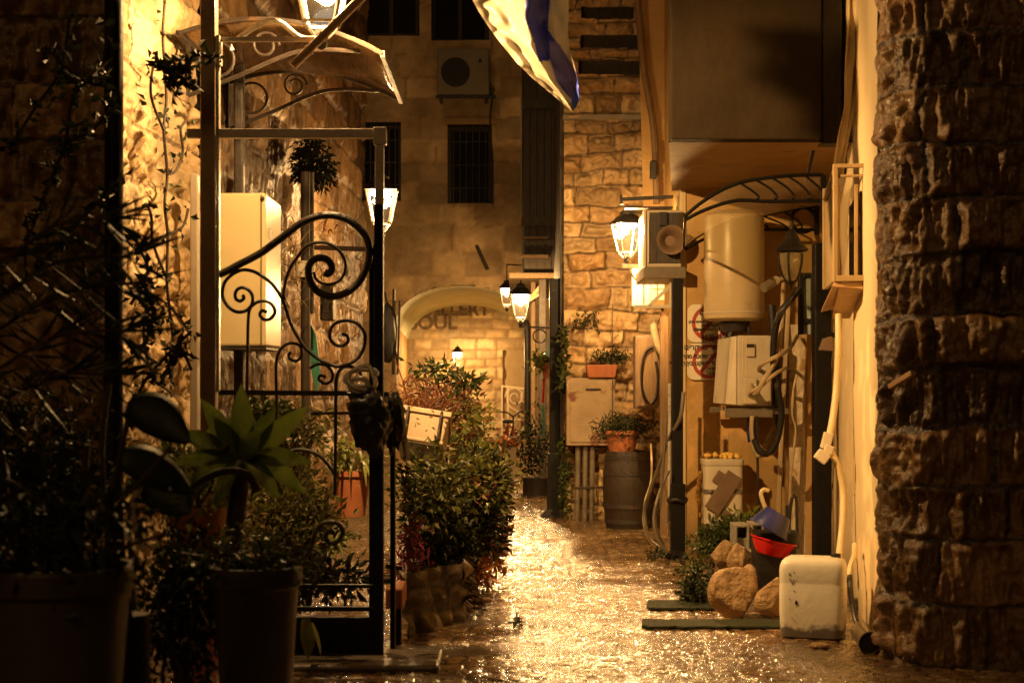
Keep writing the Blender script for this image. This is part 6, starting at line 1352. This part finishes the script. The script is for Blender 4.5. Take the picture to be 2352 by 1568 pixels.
bush('dark hanging plant high on the old house wall','hanging_plant','plant',pc(722,375,10.5),(.15,.2,.17),900,.05,M['leafdk'],111,clumps=16,stems=6,base=pc(722,300,10.6),droop=.8)
bush('bushy undergrowth filling the space behind the gate bars','undergrowth','shrub',pc(690,1215,7.9),(.27,.35,.27),1700,.05,M['leaflit'],121,clumps=40,stems=16,base=(PX(690,7.9),7.9,.05),shell=.2,extra=((360,M['leafyel'],.05,122,'pale_leaves','paler leaves catching light',pc(640,1110,8.0),(.2,.2,.2)),(200,M['leaforange'],.035,123,'flowers','small orange flowers',pc(720,1190,8.3),(.12,.1,.12)),(320,M['leafdk'],.06,124,'low_leaves','dark low leaves',pc(740,1330,7.3),(.2,.15,.08))))  # paler leaf colour paints the light on the undergrowth
bush('twiggy shrub with pale buds behind the gate middle rail','shrub','shrub',pc(650,985,8.0),(.28,.2,.14),420,.045,M['leaflit'],131,clumps=26,stems=24,base=pc(640,1180,8.0),shell=.2,stem_r=.005,extra=((240,M['leaf'],.05,132,'green_leaves','green leaves by the agave',pc(610,945,7.8),(.14,.1,.06)),))
# gate foot leaf
m=MB(); m.strap(P(700,1420,6.55),(.1,-.1,-1),.17,.075,.2,6); m.strap(P(715,1430,6.55),(.35,-.1,-1),.14,.04,.3,6); single('broad_leaf','broad yellow green leaf drooping at the gate foot','leaf',m,M['leafyel'],P(700,1420,6.55),smooth=60)
# ------------------------------------------------------------------ foreground plants at left
def agave(label,c,n,L,w,mat,seed,stem=None):
    t=thing('agave',label,'agave',tuple(c)); rg=rngp(seed); m=MB()
    for k in range(n):
        a=2.4*k; el=.25+1.15*(k/n); d=(math.cos(a)*math.cos(el),math.sin(a)*math.cos(el),math.sin(el)); m.strap((c[0]+d[0]*.02,c[1]+d[1]*.02,c[2]),d,L*(.75+.3*rg.random()),w,.35*(1-k/n)+.05,8,cup=.22)
    part(t,'leaves',m,mat,60)
    if stem: m=MB(); m.tube(spline([c,(c[0]-.01,c[1],c[2]-.2),stem],5),.028,10); part(t,'trunk',m,M['stem'],60)
    return t
aY=5.15; ac_=P(560,1052,aY)
ag=thing('agave','broad leaved green agave rosette rising before the gate','agave',ac_); m=MB()
for du,dv,Lk,wk,dr in ((-95,-60,.22,.07,.25),(-62,-95,.24,.075,.1),(-8,-150,.245,.085,.02),(98,-92,.26,.08,.05),(120,-18,.22,.07,.35),(-130,-20,.20,.06,.45),(-45,-70,.17,.07,.1),(40,-78,.19,.075,.1),(150,40,.22,.07,.6),(-120,45,.22,.06,.7),(70,45,.18,.06,.7),(-40,60,.18,.06,.7),(20,-30,.15,.07,.1)):
    m.strap((ac_[0]+du*.0002,ac_[1]+(.02 if dv<-60 else -.05),ac_[2]),(du*.01,-.22 if dv>-60 else .1,-dv*.01),Lk,wk*.9,dr*1.3,8,cup=.16,side=(.0,-1,.25 if du>0 else .25))
part(ag,'leaves',m,M['agave'],60)
m=MB(); m.tube(spline([ac_,(ac_[0]-.02,aY,ac_[2]-.15),(ac_[0]-.05,aY,ac_[2]-.42)],5),.03,10); part(ag,'trunk',m,M['stem'],60)
m=MB(); m.tube(spline([P(420,1135,4.9),P(470,1100,4.9),P(520,1082,4.9),P(570,1090,4.9),P(590,1130,4.9)],6),.012,8); m2=m; single('bent_branch','dark bent branch arching in front of the agave','branch',m,M['vine'],P(420,1135,4.9),smooth=60)
def pot(label,c,r,h,mat,plant=None,seed=0,rim=.03):
    t=thing('flowerpot',label,'flowerpot',tuple(c)); m=MB(); m.lathe([(0,0),(r*.62,0),(r*.66,.02),(r*.94,h-rim*2.2),(r*.97,h-rim*2),(r*1.02,h-rim*1.8),(r*1.04,h-.006),(r*1.02,h),(r*.93,h),(r*.9,h-rim),(0,h-rim)],c,40); part(t,'pot',m,mat,35)
    if plant:
        n,L,matp,rad,hh=plant; rg=rngp(seed); q=np.array((c[0],c[1],c[2]+h+hh))+rg.normal(size=(n,3))*np.array(rad); m=MB(); m.leaves(q,rg.normal(size=(n,3))+np.array((0,0,.2)),L,.45,rg); part(t,'foliage',m,matp)
        m=MB()
        for k in range(8): e=(c[0]+rg.normal()*rad[0]*1.2,c[1]+rg.normal()*rad[1],c[2]+h+hh+abs(rg.normal())*rad[2]); m.tube(spline([(c[0]+rg.normal()*.02,c[1],c[2]+h-rim),((c[0]+e[0])/2+rg.normal()*.03,(c[1]+e[1])/2,(c[2]+h+e[2])/2),e],5),.005,5)
        part(t,'stems',m,M['stem'])
    return t
Y1p=3.7; pot('big dark flowerpot with a shiny rim at the near corner',(PX(125,Y1p),Y1p,0),.185,PZ(1297,Y1p),M['potdark'],(500,.05,M['leafdk'],(.12,.10,.08),.08),201)
Y2p=4.5; pot('tall tapering dark pot standing before the gate',(PX(588,Y2p),Y2p,0),.128,PZ(1298,Y2p),M['potdark'],(260,.035,M['leaf'],(.10,.07,.035),.02),202)
Y3p=5.3; pot('terracotta pot raised between the agave and the big dark pot',(PX(455,Y3p),Y3p,0.1),.09,PZ(1162,Y3p)-.1,M['terra'],(300,.05,M['leafyel'],(.14,.1,.05),.08),203)
# big leaf plant (elephant ear)
def bigleaf(m,c,d,L,W,droop,n=10):
    c=Vector(c); d=Vector(d).normalized(); s=d.cross(Vector((0,-1,.45))).normalized(); rows=[]; p=c.copy(); dd=d.copy()
    for i in range(n+1):
        t=i/n; w=W*math.sin(math.pi*min(1,(t*.92+.08)))**.65*(1-.35*t)*.5; nr=s.cross(dd)
        rows.append([p-s*w-nr*w*.25,p-s*w*.5-nr*w*.03,p,p+s*w*.5-nr*w*.03,p+s*w-nr*w*.25]); p=p+dd*(L/n); dd=(dd+Vector((0,0,-1))*droop/n).normalized()
    m.sheet(rows)
ee=thing('elephant_ear_plant','big glossy dark leaves of an elephant ear plant before the lit wall','plant',(PX(330,3.9),3.9,.0))
m=MB(); Ye=3.8
bigleaf(m,P(292,930,Ye),(1,-.3,-.12),.2,.13,.9); bigleaf(m,P(275,1050,Ye),(1,.2,-.15),.2,.12,.8); bigleaf(m,P(330,1085,4.6),(1,-.4,-.5),.2,.17,.5); 
part(ee,'leaves',m,M['leafdk'],60,solid=.002)
m=MB()
for a,b in (((300,935,Ye),(300,1290,3.9)),((275,1050,Ye),(290,1290,3.9)),((250,880,Ye+.2),(280,1290,3.9)),((330,1085,4.6),(310,1290,4.2)),((200,1020,Ye),(270,1290,3.9))):
    A=Vector(P(*a)); B=Vector(P(*b)); B.z=.6; m.tube(spline([A,A.lerp(B,.4)+Vector((-.03,0,.02)),B],5),.008,6)
m.tube([(PX(300,3.95),3.95,.62),(PX(300,3.95),3.95,0)],.05,10); part(ee,'stalks',m,M['stem'],60)
m=MB(); m.tube(spline([P(u,v,4.3) for u,v in ((322,1112),(312,1140),(309,1180),(314,1220),(324,1262))],6),.011,8); single('basket_handle','pale curved handle sticking up beside the big dark pot','handle',m,M['cable_tan'],P(322,1112,4.3),smooth=60)
# palm fronds
pf=thing('palm_plant','dark feathery palm fronds hanging over the near corner','palm',(PX(-60,4.4),4.4,0)); rg=rngp(211); m=MB(); ms=MB()
for (u0,v0,u1,v1,sag) in ((-40,700,300,590,30),(-40,780,320,650,40),(-40,640,255,500,10),(-60,880,300,760,60),(-60,960,260,860,60)):
    Yp_=4.4+rg.uniform(-.3,.3); A=Vector(P(u0,v0,Yp_)); B=Vector(P(u1,v1,Yp_-.2)); mid=A.lerp(B,.55)+Vector((0,0,.05)); sp=spline([A,mid,B],14); ms.tube(sp,.005,5)
    pts=np.array([tuple(p) for p in sp]); k=rg.integers(0,len(pts),44); dirv=np.array(tuple((B-A).normalized())); n=44
    d=np.stack([dirv[0]+rg.normal(size=n)*.3,rg.normal(size=n)*.5,np.where(rg.random(n)<.5,-.75,.35)+rg.normal(size=n)*.2],1); m.leaves(pts[k],d,.15,.06,rg,.1)
part(pf,'fronds',m,M['leafdk']); ms.tube([(PX(-60,4.4),4.4,0),(PX(-50,4.4),4.4,1.5)],.04,8); part(pf,'stalks',ms,M['stem'])
# dark shrubs in the corner
bush('dark glossy shrub filling the lower corner beside the big pot','corner_shrub','shrub',pc(60,1150,4.9),(.34,.26,.34),3200,.03,M['leafdk'],221,clumps=40,stems=14,base=(PX(110,4.8),4.8,.1),shell=.25)
bush('dark low shrub between the big pot and the tapering pot','corner_shrub','shrub',pc(420,1390,4.7),(.22,.25,.26),2400,.03,M['leafdk'],231,clumps=30,stems=12,base=(PX(420,4.7),4.7,.05),shell=.25,extra=((120,M['leafyel'],.035,232,'pale_leaves','paler leaf tips',pc(470,1330,4.7),(.15,.1,.2)),))
bush('yellow green leafy shrub left of the agave','corner_shrub','shrub',pc(425,1075,5.7),(.13,.12,.10),420,.04,M['leaf'],241,clumps=20,stems=10,base=(PX(430,5.5),5.5,.3),shell=.25,extra=((120,M['leafyel'],.045,242,'lit_leaves','lit yellow leaves',pc(430,1060,5.6),(.1,.06,.1)),))  # brighter yellow leaf colour stands for lit leaves
# creepers on the walls
def creeper(label,paths,Y,seed,leafn,L,mat=M['leafdk'],r=.007,base=None):
    t=thing('wall_creeper',label,'creeper',base or P(paths[0][0][0],paths[0][0][1],Y if not callable(Y) else Y(paths[0][0][0]))); rg=rngp(seed); m=MB(); allp=[]
    for pth in paths:
        sp=spline([P(u,v,(Y(u) if callable(Y) else Y)) for u,v in pth],6); m.tube(sp,r,5); allp+= [tuple(p) for p in sp]
    part(t,'stems',m,M['vine'],60)
    if leafn:
        a=np.array(allp); k=rg.integers(0,len(a),leafn); q=a[k]+rg.normal(size=(leafn,3))*.02; m=MB(); m.leaves(q,rg.normal(size=(leafn,3))+np.array((0,-.4,-.3)),L,.55,rg); part(t,'foliage',m,mat)
    return t
def YL_(u): return 6.62+ (u-300)/150*1.15
creeper('dark leafless creeper stems climbing the lit stone wall',[[(392,900),(398,800),(388,700),(383,640),(385,540),(378,470),(384,400),(376,300),(382,240),(380,180),(374,80),(380,-10)],[(384,400),(405,390),(420,350),(415,300),(425,280)],[(383,640),(352,560),(348,500),(338,470)],[(388,700),(420,740),(438,770)],[(376,300),(352,240),(346,200),(352,150)],[(392,900),(350,860),(330,760),(345,660)],[(385,540),(420,520),(432,480)]],lambda u:YL_(u)-.12,301,120,.045)
creeper('leafy creeper tuft hanging across the lit wall to the gate frame',[[(345,150),(365,140),(385,150),(405,160),(430,150),(450,128),(480,130),(505,128)],[(385,150),(392,180),(400,200)],[(430,150),(428,180),(425,200)]],6.6,302,150,.05)
creeper('creeper twigs with small leaves low on the lit wall',[[(300,960),(330,880),(380,820),(440,760)],[(310,820),(345,760),(350,700),(330,650)],[(300,700),(340,620),(310,560)],[(370,880),(410,800),(440,850)]],6.3,303,200,.045)
creeper('dark creeper stems over the shaded stone wall',[[(60,560),(110,430),(150,330),(170,220),(230,160),(250,60)],[(150,330),(210,300),(255,250)],[(30,330),(80,250),(140,160),(160,40)],[(90,620),(170,520),(230,460),(262,420)],[(120,120),(180,180),(250,200)]],5.9,304,260,.05)
# bicycle
Yk3=22.2; bi=thing('bicycle','small red bicycle leaning by the doorstep','bicycle',(PX(1175,Yk3),Yk3,0)); rw=.2
def wheel(cx,cy,cz,ang,tilt):
    R=Matrix.Rotation(ang,3,'Z'); m=MB(); m.tube([Vector((cx,cy,cz))+R@Vector((rw*math.cos(a*math.pi/16),0,rw*math.sin(a*math.pi/16))) for a in range(33)],.018,8); t_=part(bi,'tyre',m,M['tyre'],60)
    m=MB()
    for k in range(10): a=k*math.pi/5; m.tube([Vector((cx,cy,cz)),Vector((cx,cy,cz))+R@Vector((rw*math.cos(a),0,rw*math.sin(a)))],.003,4)
    m.ell((cx,cy,cz),(.02,.02,.02),8,6); part(t_,'spokes',m,M['iron'])
ba_=Vector((PX(1180,Yk3),Yk3,.24)); fw=Vector((PX(1182,21.9),21.9,.24)); rwv=Vector((PX(1150,22.4),22.4,.24))
wheel(*fw,.9,0); wheel(*rwv,.7,0)
m=MB(); hd=fw+Vector((-.02,.05,.36)); seat=rwv+Vector((.10,-.1,.36)); bb=(fw+rwv)/2+Vector((0,0,-.02))
for a,b in ((fw,hd),(rwv,seat),(bb,seat),(bb,hd),(rwv,bb),(hd,seat)): m.tube([a,b],.016,8)
part(bi,'frame',m,M['bikered'],60)
m=MB(); h2=hd+Vector((0,0,.14)); m.tube([hd,h2],.012,6); m.tube(spline([h2+Vector((-.16,-.1,.06)),h2+Vector((-.08,-.05,.05)),h2,h2+Vector((.08,.05,.05)),h2+Vector((.14,.1,.06))],4),.012,6); part(bi,'handlebar',m,M['rubber'],60)
m=MB(); m.ell(seat+Vector((0,0,.06)),(.08,.05,.03),12,8); m.tube([seat,seat+Vector((0,0,.05))],.012,6); part(bi,'saddle',m,M['rubber'],60)
